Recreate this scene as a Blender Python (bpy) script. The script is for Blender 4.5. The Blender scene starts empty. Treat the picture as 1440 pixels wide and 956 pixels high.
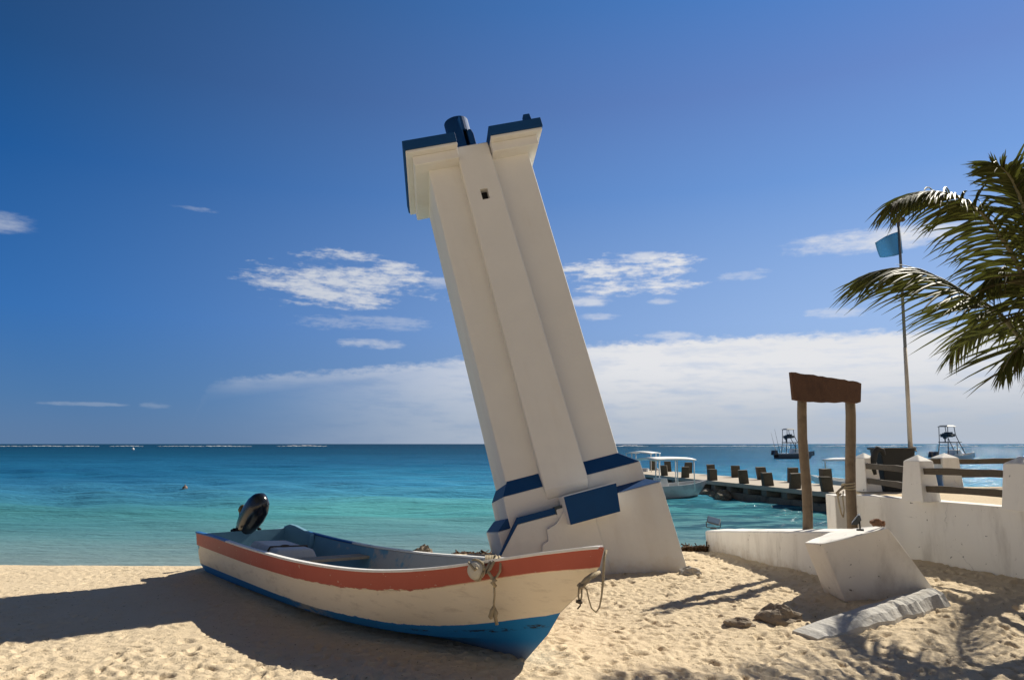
import bpy, bmesh, math, random
import numpy as np
from mathutils import Vector, Matrix, noise as mnoise
R = math.radians
random.seed(7); rng = np.random.default_rng(11)
sc = bpy.context.scene
COL = sc.collection

# ------------------------------------------------------------------ camera
FPX = 1000.0; CX, CY = 720.0, 478.0; EYE = 1.75
PITCH = math.atan2(146, FPX)
cam = bpy.data.cameras.new('camera'); cam.sensor_width = 36; cam.sensor_fit = 'HORIZONTAL'
cam.lens = 36 * FPX / 1440; cam.clip_end = 60000; cam.clip_start = 0.05
camo = bpy.data.objects.new('camera', cam); COL.objects.link(camo)
camo.location = (0, 0, EYE); camo.rotation_euler = (math.pi/2 + PITCH, 0, 0)
sc.camera = camo

# ------------------------------------------------------------------ light
SUNDIR = Vector((0.92, 0.74, 1.0)).normalized()
SUN_EL = math.asin(SUNDIR.z); SUN_AZ = math.atan2(SUNDIR.x, SUNDIR.y)
sun = bpy.data.lights.new('sun', 'SUN'); sun.energy = 5.0; sun.angle = R(0.53); sun.color = (1.0, 0.93, 0.80)
suno = bpy.data.objects.new('sun', sun); COL.objects.link(suno)
suno.rotation_euler = SUNDIR.to_track_quat('Z', 'Y').to_euler(); suno.location = (20, 12, 30)
sc.view_settings.view_transform = 'Standard'; sc.view_settings.look = 'None'
sc.view_settings.exposure = 0.40; sc.view_settings.gamma = 1.0
sc.view_settings.use_curve_mapping = False

class NT:
    """small node-tree helper"""
    def __init__(s, tree): s.t = tree; s.n = tree.nodes; s.l = tree.links
    def node(s, typ, **kw):
        n = s.n.new(typ)
        for k, v in kw.items(): setattr(n, k, v)
        return n
    def link(s, a, b): s.l.new(a, b)
    def val(s, inp, v):
        if isinstance(v, bpy.types.NodeSocket): s.l.new(v, inp)
        else: inp.default_value = v
    def m(s, op, a, b=None, c=None, clamp=False):
        n = s.node('ShaderNodeMath', operation=op); n.use_clamp = clamp
        s.val(n.inputs[0], a)
        if b is not None: s.val(n.inputs[1], b)
        if c is not None: s.val(n.inputs[2], c)
        return n.outputs[0]
    def sstep(s, x, a, b):
        n = s.node('ShaderNodeMapRange', interpolation_type='SMOOTHSTEP')
        s.val(n.inputs[0], x); s.val(n.inputs[1], a); s.val(n.inputs[2], b)
        n.inputs[3].default_value = 0; n.inputs[4].default_value = 1
        return n.outputs[0]
    def lin(s, x, a, b, c=0.0, d=1.0):
        n = s.node('ShaderNodeMapRange'); s.val(n.inputs[0], x); s.val(n.inputs[1], a); s.val(n.inputs[2], b)
        s.val(n.inputs[3], c); s.val(n.inputs[4], d); return n.outputs[0]
    def mix(s, f, a, b, blend='MIX'):
        n = s.node('ShaderNodeMix', data_type='RGBA', blend_type=blend)
        s.val(n.inputs[0], f)
        for i, v in ((6, a), (7, b)):
            if isinstance(v, (tuple, list)): v = (*v[:3], 1)
            s.val(n.inputs[i], v)
        return n.outputs[2]
    def noise(s, vec, scale, detail=5, rough=.55, dist=0.0, out=0):
        n = s.node('ShaderNodeTexNoise'); n.inputs['Scale'].default_value = scale
        n.inputs['Detail'].default_value = detail; n.inputs['Roughness'].default_value = rough
        n.inputs['Distortion'].default_value = dist
        if vec is not None: s.link(vec, n.inputs['Vector'])
        return n.outputs[out]
    def comb(s, x, y, z):
        n = s.node('ShaderNodeCombineXYZ')
        for i, v in enumerate((x, y, z)): s.val(n.inputs[i], v)
        return n.outputs[0]
    def mapping(s, vec, scale=(1, 1, 1), loc=(0, 0, 0), rot=(0, 0, 0)):
        n = s.node('ShaderNodeMapping'); s.link(vec, n.inputs['Vector'])
        n.inputs['Scale'].default_value = scale; n.inputs['Location'].default_value = loc; n.inputs['Rotation'].default_value = rot
        return n.outputs[0]
    def ramp(s, f, stops, interp='LINEAR'):
        n = s.node('ShaderNodeValToRGB'); n.color_ramp.interpolation = interp
        e = n.color_ramp.elements
        while len(e) < len(stops): e.new(0.5)
        for el, (p, c) in zip(e, stops): el.position = p; el.color = (*c[:3], 1)
        s.link(f, n.inputs[0]); return n.outputs[0]

# ------------------------------------------------------------------ world: clear sky with cloud banks placed by compass direction
def ray(px, py):
    r, f, u = px - CX, FPX, -(py - CY)
    return Vector((r, f*math.cos(PITCH) - u*math.sin(PITCH), f*math.sin(PITCH) + u*math.cos(PITCH)))
def azel(px, py):
    d = ray(px, py).normalized(); return math.atan2(d.x, d.y), math.asin(d.z)
world = bpy.data.worlds.new("World"); sc.world = world; world.use_nodes = True
w = NT(world.node_tree); w.n.clear()
out = w.node('ShaderNodeOutputWorld'); bg = w.node('ShaderNodeBackground'); w.link(bg.outputs[0], out.inputs[0])
SKY_STR = 0.07
bg.inputs[1].default_value = SKY_STR
sky = w.node('ShaderNodeTexSky'); sky.sky_type = 'NISHITA'; sky.sun_disc = False
sky.sun_elevation = SUN_EL; sky.sun_rotation = SUN_AZ
sky.air_density = 1.0; sky.dust_density = 0.3; sky.ozone_density = 1.5; sky.altitude = 0
hsv = w.node('ShaderNodeHueSaturation'); hsv.inputs['Saturation'].default_value = 1.22; hsv.inputs['Value'].default_value = 1.0
w.link(sky.outputs[0], hsv.inputs['Color'])
tc = w.node('ShaderNodeTexCoord'); sp = w.node('ShaderNodeSeparateXYZ'); w.link(tc.outputs['Generated'], sp.inputs[0])
az = w.m('ARCTAN2', sp.outputs[0], sp.outputs[1]); el = w.m('ARCSINE', sp.outputs[2])
# polarised deep blue away from the sun, paler towards it and towards the horizon
dt = w.node('ShaderNodeVectorMath', operation='DOT_PRODUCT'); w.link(tc.outputs['Generated'], dt.inputs[0]); dt.inputs[1].default_value = tuple(SUNDIR)
cg = w.m('POWER', w.lin(dt.outputs['Value'], .12, .97), 1.5)
K_ = 1/(SKY_STR*2**.40)
def sramp(stops): return w.ramp(w.lin(el, 0, 1.0), [(p, tuple(c)) for p, c in stops])
sl_ = sramp([(0, (.085, .185, .365)), (.06, (.055, .170, .395)), (.16, (.028, .148, .44)), (.34, (.002, .082, .30)), (.46, (.0, .052, .18)), (.58, (.003, .03, .10)), (1, (.004, .015, .04))])
sr_ = sramp([(0, (.55, .70, .92)), (.16, (.43, .61, .95)), (.34, (.19, .372, .78)), (.46, (.140, .262, .62)), (.58, (.076, .225, .60)), (1, (.02, .06, .20))])
grad = w.mix(cg, sl_, sr_)
vm = w.node('ShaderNodeVectorMath', operation='SCALE'); w.link(grad, vm.inputs[0]); vm.inputs[3].default_value = K_
skycol = w.mix(.06, vm.outputs[0], hsv.outputs[0])
# unseen grey-white cloud added behind the camera to make the shadow fill neutral
rear = w.m('MULTIPLY', w.sstep(sp.outputs[1], .05, -.45), w.sstep(w.noise(tc.outputs['Generated'], 2.6, 5, .55), .36, .62))
skycol = w.mix(rear, skycol, (1.9, 1.75, 1.5))
cvec = w.comb(w.m('MULTIPLY', az, 7.0), w.m('MULTIPLY', el, 26.0), 0.0)
cvec2 = w.comb(w.m('ADD', w.m('MULTIPLY', az, 6.0), w.m('MULTIPLY', el, 5.0)), w.m('MULTIPLY', el, 34.0), 3.0)
nA = w.m('SUBTRACT', w.noise(cvec, 1.3, 8, .6), .5)
nB = w.m('SUBTRACT', w.noise(cvec2, 2.0, 8, .62), .5)
nF = w.m('SUBTRACT', w.noise(w.comb(w.m('MULTIPLY', az, 30.0), w.m('MULTIPLY', el, 75.0), 1.0), 2.2, 6, .6), .5)
clouds = None
def addmask(mk):
    global clouds
    clouds = mk if clouds is None else w.m('MAXIMUM', clouds, mk)
# big bank low over the sea, on the right; its upper edge climbs to the right
a0, e0 = azel(300, 534); a1, e1 = azel(560, 512); a2, e2 = azel(830, 482); a3, e3 = azel(1300, 458); a4, e4 = azel(1440, 455)
fc = w.node('ShaderNodeFloatCurve')
L0, L1 = -0.6, 1.2
cm = fc.mapping.curves[0]
pts = [(-.6, .0), (a0-.03, .3*e0), (a0, e0), (a1, e1), (a2, e2), (a3, e3), (1.2, e4+.01)]
while len(cm.points) < len(pts): cm.points.new(.5, .5)
for p, (a, e) in zip(cm.points, sorted(pts)): p.location = ((a-L0)/(L1-L0), e/0.25); p.handle_type = 'AUTO'
fc.mapping.update(); w.link(w.lin(az, L0, L1), fc.inputs['Value'])
top = w.m('MULTIPLY', fc.outputs[0], .25)
dtop = w.m('SUBTRACT', w.m('ADD', top, w.m('ADD', w.m('MULTIPLY', nA, .016), w.m('MULTIPLY', nF, .022))), el)
bank = w.sstep(dtop, -.002, .012)
bank = w.m('MULTIPLY', bank, w.lin(w.m('ADD', nB, w.m('MULTIPLY', nA, .6)), -.34, .02, .5, 1.0))
left_fade = w.sstep(az, a0-.02, a1+.12)
low_left = w.sstep(el, w.m('MULTIPLY', top, .62), w.m('MULTIPLY', top, .98))
fadeL = w.m('MAXIMUM', left_fade, w.m('MULTIPLY', low_left, w.sstep(az, a0-.03, a0+.05)))
bank = w.m('MULTIPLY', w.m('MULTIPLY', bank, fadeL), w.lin(w.m('ADD', az, w.m('MULTIPLY', nA, .3)), -.32, .16, .40, 1.0))
addmask(bank)
# single clouds: pixel box in the photograph turned into compass angles, raggedness, strength
for (x0, x1, y0, y1, rag, st) in [(322, 645, 346, 444, 1.9, .92), (765, 1010, 348, 428, 1.9, .95), (780, 880, 412, 436, 1.2, .7),
        (1045, 1420, 312, 362, .9, 1.0), (-90, 85, 288, 336, .8, .6), (585, 660, 384, 412, 1.3, .5), (220, 330, 289, 298, 2.2, .22),
        (40, 200, 564, 572, 1.6, .28), (190, 255, 564, 577, 1.6, .22), (450, 590, 474, 494, 1.6, .5), (400, 640, 440, 470, 2.0, .3),
        (900, 960, 418, 430, 1.6, .45), (800, 880, 438, 452, 1.6, .45), (1120, 1230, 428, 450, 1.8, .4), (990, 1090, 378, 396, 2.2, .3),
        (860, 950, 350, 374, 1.5, .7), (880, 1000, 464, 482, 1.6, .55), (1085, 1400, 321, 354, .6, 1.0)]:
    am, em = azel((x0+x1)/2, (y0+y1)/2); al, _ = azel(x0, (y0+y1)/2); ah, _ = azel(x1, (y0+y1)/2)
    _, el0 = azel((x0+x1)/2, y1); _, el1 = azel((x0+x1)/2, y0)
    u = w.m('DIVIDE', w.m('SUBTRACT', az, am), (ah-al)/2); v = w.m('DIVIDE', w.m('SUBTRACT', el, em), (el1-el0)/2)
    r2 = w.m('ADD', w.m('MULTIPLY', u, u), w.m('MULTIPLY', v, v))
    q = w.m('ADD', w.m('SUBTRACT', .74, r2), w.m('MULTIPLY', w.m('ADD', w.m('ADD', nB, nA), w.m('MULTIPLY', nF, .55)), rag*1.25))
    addmask(w.m('MULTIPLY', w.sstep(q, .05, .95), st))
# cloud colour: white on top, greyer and bluer towards the horizon (thin air in front of far cloud)
gy = w.sstep(w.m('ADD', el, w.m('MULTIPLY', nB, .03)), .01, .115)
ccol = w.mix(gy, (4.9, 5.5, 6.4), (8.4, 8.5, 8.8))
ccol = w.mix(w.m('MULTIPLY', w.sstep(az, .25, -.5), .55), ccol, (4.3, 5.0, 6.2))
final = w.mix(clouds, skycol, ccol)
w.link(final, bg.inputs[0])

# ------------------------------------------------------------------ placement helpers
C0 = Vector((0, 0, EYE))
def PY(px, py, Y):
    r = ray(px, py); return C0 + r * (Y / r.y)
def PZ(px, py, z):
    r = ray(px, py); return C0 + r * ((z - EYE) / r.z)

# ------------------------------------------------------------------ object helpers
def tag(o, label=None, cat=None, group=None, kind=None):
    if label: o['label'] = label
    if cat: o['category'] = cat
    if group: o['group'] = group
    if kind: o['kind'] = kind
    return o
def empty(name, loc=(0, 0, 0), mat=None, label=None, cat=None, group=None):
    o = bpy.data.objects.new(name, None); COL.objects.link(o); o.empty_display_size = .2
    if mat is not None: o.matrix_world = mat
    else: o.location = loc
    return tag(o, label, cat, group)
class MB:
    def __init__(s): s.v = []; s.f = []; s.mi = []; s.sm = []
    def add(s, vs, fs, mi=0, smooth=False):
        b = len(s.v); s.v += [tuple(v) for v in vs]
        for f in fs: s.f.append(tuple(b + i for i in f)); s.mi.append(mi); s.sm.append(smooth)
        return s
    def hexa(s, p, mi=0):   # 8 points: bottom ring 0-3 ccw seen from above, top ring 4-7
        return s.add(p, [(3, 2, 1, 0), (4, 5, 6, 7), (0, 1, 5, 4), (1, 2, 6, 5), (2, 3, 7, 6), (3, 0, 4, 7)], mi)
    def box(s, x0, x1, y0, y1, z0, z1, mi=0):
        return s.hexa([(x0, y0, z0), (x1, y0, z0), (x1, y1, z0), (x0, y1, z0), (x0, y0, z1), (x1, y0, z1), (x1, y1, z1), (x0, y1, z1)], mi)
    def frustum(s, a, b, z0, z1, mi=0):  # a, b = (x0,x1,y0,y1) at z0 and z1
        return s.hexa([(a[0], a[2], z0), (a[1], a[2], z0), (a[1], a[3], z0), (a[0], a[3], z0),
                       (b[0], b[2], z1), (b[1], b[2], z1), (b[1], b[3], z1), (b[0], b[3], z1)], mi)
    def prism(s, poly, y0, y1, mi=0):   # polygon in (x, z) pushed along y
        n = len(poly)
        vs = [(x, y0, z) for x, z in poly] + [(x, y1, z) for x, z in poly]
        fs = [tuple(range(n)), tuple(range(2*n-1, n-1, -1))] + [(i, i+n, (i+1) % n + n, (i+1) % n) for i in range(n)]
        return s.add(vs, fs, mi)
    def slab(s, poly, z0, z1, mi=0):    # polygon in (x, y) pushed along z
        n = len(poly)
        vs = [(x, y, z0) for x, y in poly] + [(x, y, z1) for x, y in poly]
        fs = [tuple(range(n-1, -1, -1)), tuple(range(n, 2*n))] + [(i, (i+1) % n, (i+1) % n + n, i+n) for i in range(n)]
        return s.add(vs, fs, mi)
    def tube(s, pts, rad, seg=8, mi=0, cap=True, jit=0, flat=1.0):
        pts = [Vector(p) for p in pts]; n = len(pts)
        rad = [rad]*n if isinstance(rad, (int, float)) else rad
        prev = None; rings = []
        for i, p in enumerate(pts):
            t = (pts[min(i+1, n-1)] - pts[max(i-1, 0)]).normalized()
            if prev is None:
                a = Vector((0, 0, 1)) if abs(t.z) < .9 else Vector((1, 0, 0)); u = t.cross(a).normalized()
            else: u = (prev - t * prev.dot(t)).normalized()
            prev = u; v = t.cross(u)
            rings.append([p + (u*math.cos(2*math.pi*k/seg) + v*math.sin(2*math.pi*k/seg)*flat) * rad[i] * (1 + (random.uniform(-jit, jit) if jit else 0)) for k in range(seg)])
        b = len(s.v)
        for r in rings: s.v += [tuple(q) for q in r]
        for i in range(n-1):
            for k in range(seg):
                s.f.append((b+i*seg+k, b+i*seg+(k+1) % seg, b+(i+1)*seg+(k+1) % seg, b+(i+1)*seg+k)); s.mi.append(mi); s.sm.append(True)
        if cap:
            s.f.append(tuple(b+k for k in range(seg-1, -1, -1))); s.mi.append(mi); s.sm.append(False)
            s.f.append(tuple(b+(n-1)*seg+k for k in range(seg))); s.mi.append(mi); s.sm.append(False)
        return s
    def lathe(s, prof, center=(0, 0, 0), seg=20, mi=0, axis='z'):
        b = len(s.v); c = Vector(center)
        for r, z in prof:
            for k in range(seg):
                a = 2*math.pi*k/seg
                p = (r*math.cos(a), r*math.sin(a), z) if axis == 'z' else ((z, r*math.cos(a), r*math.sin(a)) if axis == 'x' else (r*math.cos(a), -z, r*math.sin(a)))
                s.v.append(tuple(c + Vector(p)))
        for i in range(len(prof)-1):
            for k in range(seg):
                s.f.append((b+i*seg+k, b+i*seg+(k+1) % seg, b+(i+1)*seg+(k+1) % seg, b+(i+1)*seg+k)); s.mi.append(mi); s.sm.append(True)
        s.f.append(tuple(b+k for k in range(seg-1, -1, -1))); s.mi.append(mi); s.sm.append(False)
        e = b+(len(prof)-1)*seg
        s.f.append(tuple(e+k for k in range(seg))); s.mi.append(mi); s.sm.append(False)
        return s
    def blob(s, c, r, seg=10, rings=7, mi=0, rough=.0, seed=0, scale=(1, 1, 1)):
        b = len(s.v); c = Vector(c)
        for i in range(rings+1):
            th = math.pi*i/rings
            for k in range(seg):
                a = 2*math.pi*k/seg
                d = Vector((math.sin(th)*math.cos(a), math.sin(th)*math.sin(a), math.cos(th)))
                f = 1 + rough*mnoise.noise(d*1.7+Vector((seed*3.1, seed, 0))) + rough*.5*mnoise.noise(d*4.3+Vector((seed, 0, seed*2.)))
                s.v.append(tuple(c + Vector((d.x*scale[0], d.y*scale[1], d.z*scale[2]))*r*f))
        for i in range(rings):
            for k in range(seg):
                s.f.append((b+i*seg+k, b+(i+1)*seg+k, b+(i+1)*seg+(k+1) % seg, b+i*seg+(k+1) % seg)); s.mi.append(mi); s.sm.append(rough < .3)
        return s
    def build(s, name, mats, parent=None, bevel=0, seg=2, merge=True, jitter=0, sub=0):
        me = bpy.data.meshes.new(name); me.from_pydata(s.v, [], s.f)
        if not isinstance(mats, (list, tuple)): mats = [mats]
        for m_ in mats: me.materials.append(m_)
        me.polygons.foreach_set('material_index', s.mi); me.polygons.foreach_set('use_smooth', s.sm)
        bm = bmesh.new(); bm.from_mesh(me)
        if merge: bmesh.ops.remove_doubles(bm, verts=bm.verts, dist=1e-5)
        bmesh.ops.recalc_face_normals(bm, faces=bm.faces)
        if sub:
            bmesh.ops.subdivide_edges(bm, edges=[e for e in bm.edges if e.calc_length() > sub], cuts=max(1, 3), use_grid_fill=True)
        if jitter:
            for v in bm.verts:
                v.co += mnoise.noise_vector(v.co*2.3)*jitter + mnoise.noise_vector(v.co*9)*jitter*.35
        bm.to_mesh(me); bm.free(); me.update()
        o = bpy.data.objects.new(name, me); COL.objects.link(o)
        if parent: o.parent = parent
        if bevel:
            md = o.modifiers.new('bevel', 'BEVEL'); md.width = bevel; md.segments = seg; md.limit_method = 'ANGLE'; md.angle_limit = R(40)
        return o

def copy_tree(o, parent=None):
    c = o.copy(); COL.objects.link(c)
    if parent: c.parent = parent
    for ch in o.children: copy_tree(ch, c)
    return c

# ------------------------------------------------------------------ materials
def pmat(name, col, rough=.7, var=.18, vscale=3, bump=.15, bscale=40, dirt=None, dscale=2.5, damt=.0, spec=.3, metal=0, streak=False, chip=None, chamt=.0, chscale=14, wavy=0, splash=None):
    m = bpy.data.materials.new(name); m.use_nodes = True
    t = NT(m.node_tree); b = t.n['Principled BSDF']
    tcn = t.node('ShaderNodeTexCoord'); vec = tcn.outputs['Object']
    n1 = t.noise(vec, vscale, 6, .6)
    c = t.mix(n1, tuple(x*(1-var) for x in col), tuple(min(1, x*(1+var)) for x in col))
    if dirt:
        dv = t.mapping(vec, (1, 1, .22)) if streak else vec
        n2 = t.noise(dv, dscale, 8, .65)
        c = t.mix(t.m('MULTIPLY', t.sstep(n2, .48, .72), damt), c, dirt)
    if chip:
        n3 = t.noise(vec, chscale, 6, .7)
        c = t.mix(t.sstep(n3, .72-chamt, .74-chamt), c, chip)
    if splash:
        gz_ = t.node('ShaderNodeSeparateXYZ'); t.link(t.node('ShaderNodeNewGeometry').outputs['Position'], gz_.inputs[0])
        lowd = t.m('MULTIPLY', t.sstep(t.m('ADD', gz_.outputs[2], t.m('MULTIPLY', t.noise(vec, 5, 6, .7), -.5)), -.02, -.36), .7)
        c = t.mix(lowd, c, splash)
        if chip is None: hairamt = 0.0
        else: hairamt = .5
        crk = t.node('ShaderNodeTexVoronoi', feature='DISTANCE_TO_EDGE'); crk.inputs['Scale'].default_value = 1.1
        t.link(t.mix(.22, vec, t.noise(vec, 3, 5, .65, out=1)), crk.inputs['Vector'])
        hair = t.m('MULTIPLY', t.sstep(crk.outputs[0], .006, .001), t.sstep(t.noise(vec, 1.4, 3), .52, .60))
        c = t.mix(t.m('MULTIPLY', hair, hairamt), c, tuple(x*.45 for x in col))
    t.link(c, b.inputs['Base Color'])
    b.inputs['Roughness'].default_value = rough; b.inputs['Specular IOR Level'].default_value = spec; b.inputs['Metallic'].default_value = metal
    if bump:
        bp = t.node('ShaderNodeBump'); bp.inputs['Strength'].default_value = bump; bp.inputs['Distance'].default_value = .01
        n4 = t.noise(vec, bscale, 5, .6)
        if wavy: n4 = t.m('ADD', n4, t.m('MULTIPLY', t.noise(vec, 2.3, 3, .5), wavy))
        t.link(n4, bp.inputs['Height']); t.link(bp.outputs[0], b.inputs['Normal'])
    return m
M = {}
M['plaster'] = pmat('plaster', (.70, .69, .66), .85, .06, 1.2, .45, 18, (.55, .49, .41), 1.6, .3, streak=True, wavy=3.0, splash=(.55, .46, .34))
M['wallplaster'] = pmat('wallplaster', (.80, .77, .71), .88, .06, 1.6, .5, 14, (.40, .36, .31), 2.2, .55, streak=True, chip=(.13, .12, .11), chamt=.058, chscale=11, wavy=2.5, splash=(.46, .37, .26))
M['bluepaint'] = pmat('bluepaint', (.005, .050, .160), .65, .14, 2.5, .25, 22, (.010, .045, .12), 3, .4, spec=.2)
M['dark'] = pmat('dark', (.012, .012, .013), .6, .2, 5, .1)
M['rubble'] = pmat('rubble', (.44, .41, .36), .95, .3, 6, .9, 25, (.2, .18, .15), 5, .6)
M['rock'] = pmat('rock', (.27, .22, .165), .95, .3, 8, 1.0, 30, (.09, .075, .06), 9, .7)
M['wood'] = pmat('wood', (.20, .15, .10), .85, .3, 7, .6, 30, (.09, .07, .05), 6, .6)
M['graywood'] = pmat('graywood', (.11, .09, .065), .85, .3, 7, .6, 30, (.05, .045, .04), 6, .6)
M['board'] = pmat('board', (.105, .055, .032), .85, .22, 5, .6, 25, (.05, .028, .02), 4, .5)
M['whitegel'] = pmat('whitegel', (.74, .73, .70), .4, .05, 2, .05, 30, (.5, .48, .42), 3, .4, spec=.45)
M['graygel'] = pmat('graygel', (.50, .50, .49), .45, .1, 2, .05, 30, (.25, .26, .27), 3, .5, spec=.4)
M['canvas'] = pmat('canvas', (.80, .79, .77), .8, .04, 2, .1, 20)
M['darkhull'] = pmat('darkhull', (.10, .11, .12), .5, .2, 3, .05)
M['metal'] = pmat('metal', (.5, .5, .5), .35, .1, 5, 0, metal=.8)
M['darkmetal'] = pmat('darkmetal', (.03, .032, .034), .5, .2, 5, .05)
M['black'] = pmat('black', (.010, .012, .016), .22, .3, 4, .03, spec=.6)
M['blackmatt'] = pmat('blackmatt', (.012, .011, .010), .6, .3, 12, .2)
M['rope'] = pmat('rope', (.40, .33, .22), .9, .3, 30, .8, 120)
M['ropedark'] = pmat('ropedark', (.10, .08, .06), .9, .4, 30, .8, 120)
M['foamfloat'] = pmat('foamfloat', (.62, .58, .48), .9, .12, 12, .6, 60, (.35, .3, .2), 14, .5)
M['cooler'] = pmat('cooler', (.62, .60, .57), .6, .07, 5, .1, 30, (.40, .38, .36), 6, .4)
M['thwart'] = pmat('thwart', (.40, .33, .24), .8, .2, 8, .3, 40, (.2, .16, .1), 6, .6)
M['flag'] = None
M['polewhite'] = pmat('polewhite', (.55, .50, .42), .6, .15, 4, .1, 30, (.3, .24, .17), 5, .5)
M['poledark'] = pmat('poledark', (.10, .12, .15), .55, .15, 4, .1)
M['bin'] = pmat('bin', (.028, .029, .029), .7, .2, 4, .15)
M['bluebarrel'] = pmat('bluebarrel', (.015, .07, .19), .5, .12, 4, .05)
M['stone'] = pmat('stone', (.26, .235, .19), .95, .3, 3, .8, 12, (.09, .085, .07), 2.2, .7)
M['stonedark'] = pmat('stonedark', (.21, .185, .145), .95, .35, 3, .8, 12, (.03, .03, .025), 2.5, .8)
M['decktop'] = pmat('decktop', (.47, .41, .33), .9, .15, 2, .4, 12, (.3, .26, .2), 2, .5)
M['stump'] = pmat('stump', (.10, .083, .058), .9, .3, 6, .7, 20, (.045, .04, .03), 5, .6)
M['seaweed'] = pmat('seaweed', (.075, .04, .018), .9, .5, 20, .8, 60)
M['glass'] = pmat('glass', (.12, .18, .25), .15, .05, 5, 0, spec=.8)
M['lampshell'] = pmat('lampshell', (.07, .085, .10), .4, .1, 5, 0, spec=.5)
M['surf'] = pmat('surf', (.86, .87, .88), .9, .05, 1, 0)
M['orange'] = pmat('orange', (.45, .12, .04), .6, .1, 4, 0)
M['trunk'] = pmat('trunk', (.20, .165, .12), .95, .3, 6, .9, 18, (.1, .08, .06), 5, .5)
# palm leaf: thin, a little light comes through
def leafmat(name, c1, c2, trans=.30):
    m = bpy.data.materials.new(name); m.use_nodes = True; t = NT(m.node_tree); b = t.n['Principled BSDF']
    vec = t.node('ShaderNodeTexCoord').outputs['Object']
    c = t.mix(t.noise(vec, 6, 4), c1, c2); t.link(c, b.inputs['Base Color'])
    b.inputs['Roughness'].default_value = .5; b.inputs['Specular IOR Level'].default_value = .16
    tr = t.node('ShaderNodeBsdfTranslucent'); t.link(t.mix(.5, c, (.10, .11, .015)) if name != 'flag' else c, tr.inputs[0])
    mx = t.node('ShaderNodeMixShader'); mx.inputs[0].default_value = trans
    o = t.n['Material Output']; t.link(b.outputs[0], mx.inputs[1]); t.link(tr.outputs[0], mx.inputs[2]); t.link(mx.outputs[0], o.inputs[0])
    return m
M['leaf'] = leafmat('leaf', (.042, .055, .013), (.100, .100, .028))
M['leafdry'] = leafmat('leafdry', (.085, .062, .030), (.055, .055, .022))
M['flag'] = leafmat('flag', (.10, .34, .58), (.12, .37, .62), .5); 
M['rachis'] = pmat('rachis', (.16, .15, .085), .6, .2, 6, .1)

# sand
def sandmat():
    m = bpy.data.materials.new('sand'); m.use_nodes = True; t = NT(m.node_tree); b = t.n['Principled BSDF']
    g = t.node('ShaderNodeNewGeometry').outputs['Position']
    n1 = t.noise(g, .7, 6, .6); n2 = t.noise(g, 9, 6, .65); n3 = t.noise(g, 160, 3, .7)
    c = t.mix(n1, (.585, .465, .31), (.685, .56, .39))
    c = t.mix(t.m('MULTIPLY', t.sstep(n2, .45, .75), .35), c, (.51, .39, .245))
    c = t.mix(t.m('MULTIPLY', n3, .35), c, (.74, .62, .44))
    n5 = t.noise(g, 34, 2, .5); c = t.mix(t.m('MULTIPLY', t.sstep(n5, .69, .72), .8), c, (.14, .10, .06))   # bits of dry weed and shell
    n6 = t.noise(g, 85, 2, .5); c = t.mix(t.m('MULTIPLY', t.sstep(n6, .70, .73), .6), c, (.20, .145, .085))
    # wet sand near the waterline
    s = t.node('ShaderNodeSeparateXYZ'); t.link(g, s.inputs[0])
    wet = t.sstep(t.m('ADD', s.outputs[2], t.m('MULTIPLY', n1, .04)), -.165, -.21)
    c = t.mix(wet, c, (.30, .235, .15))
    t.link(c, b.inputs['Base Color']); b.inputs['Roughness'].default_value = .95; b.inputs['Specular IOR Level'].default_value = .1
    bp = t.node('ShaderNodeBump'); bp.inputs['Strength'].default_value = .8; bp.inputs['Distance'].default_value = .016
    h = t.m('ADD', t.noise(g, 55, 4, .7), t.m('MULTIPLY', n2, 1.2)); t.link(h, bp.inputs['Height']); t.link(bp.outputs[0], b.inputs['Normal'])
    return m
M['sand'] = sandmat()

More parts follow.
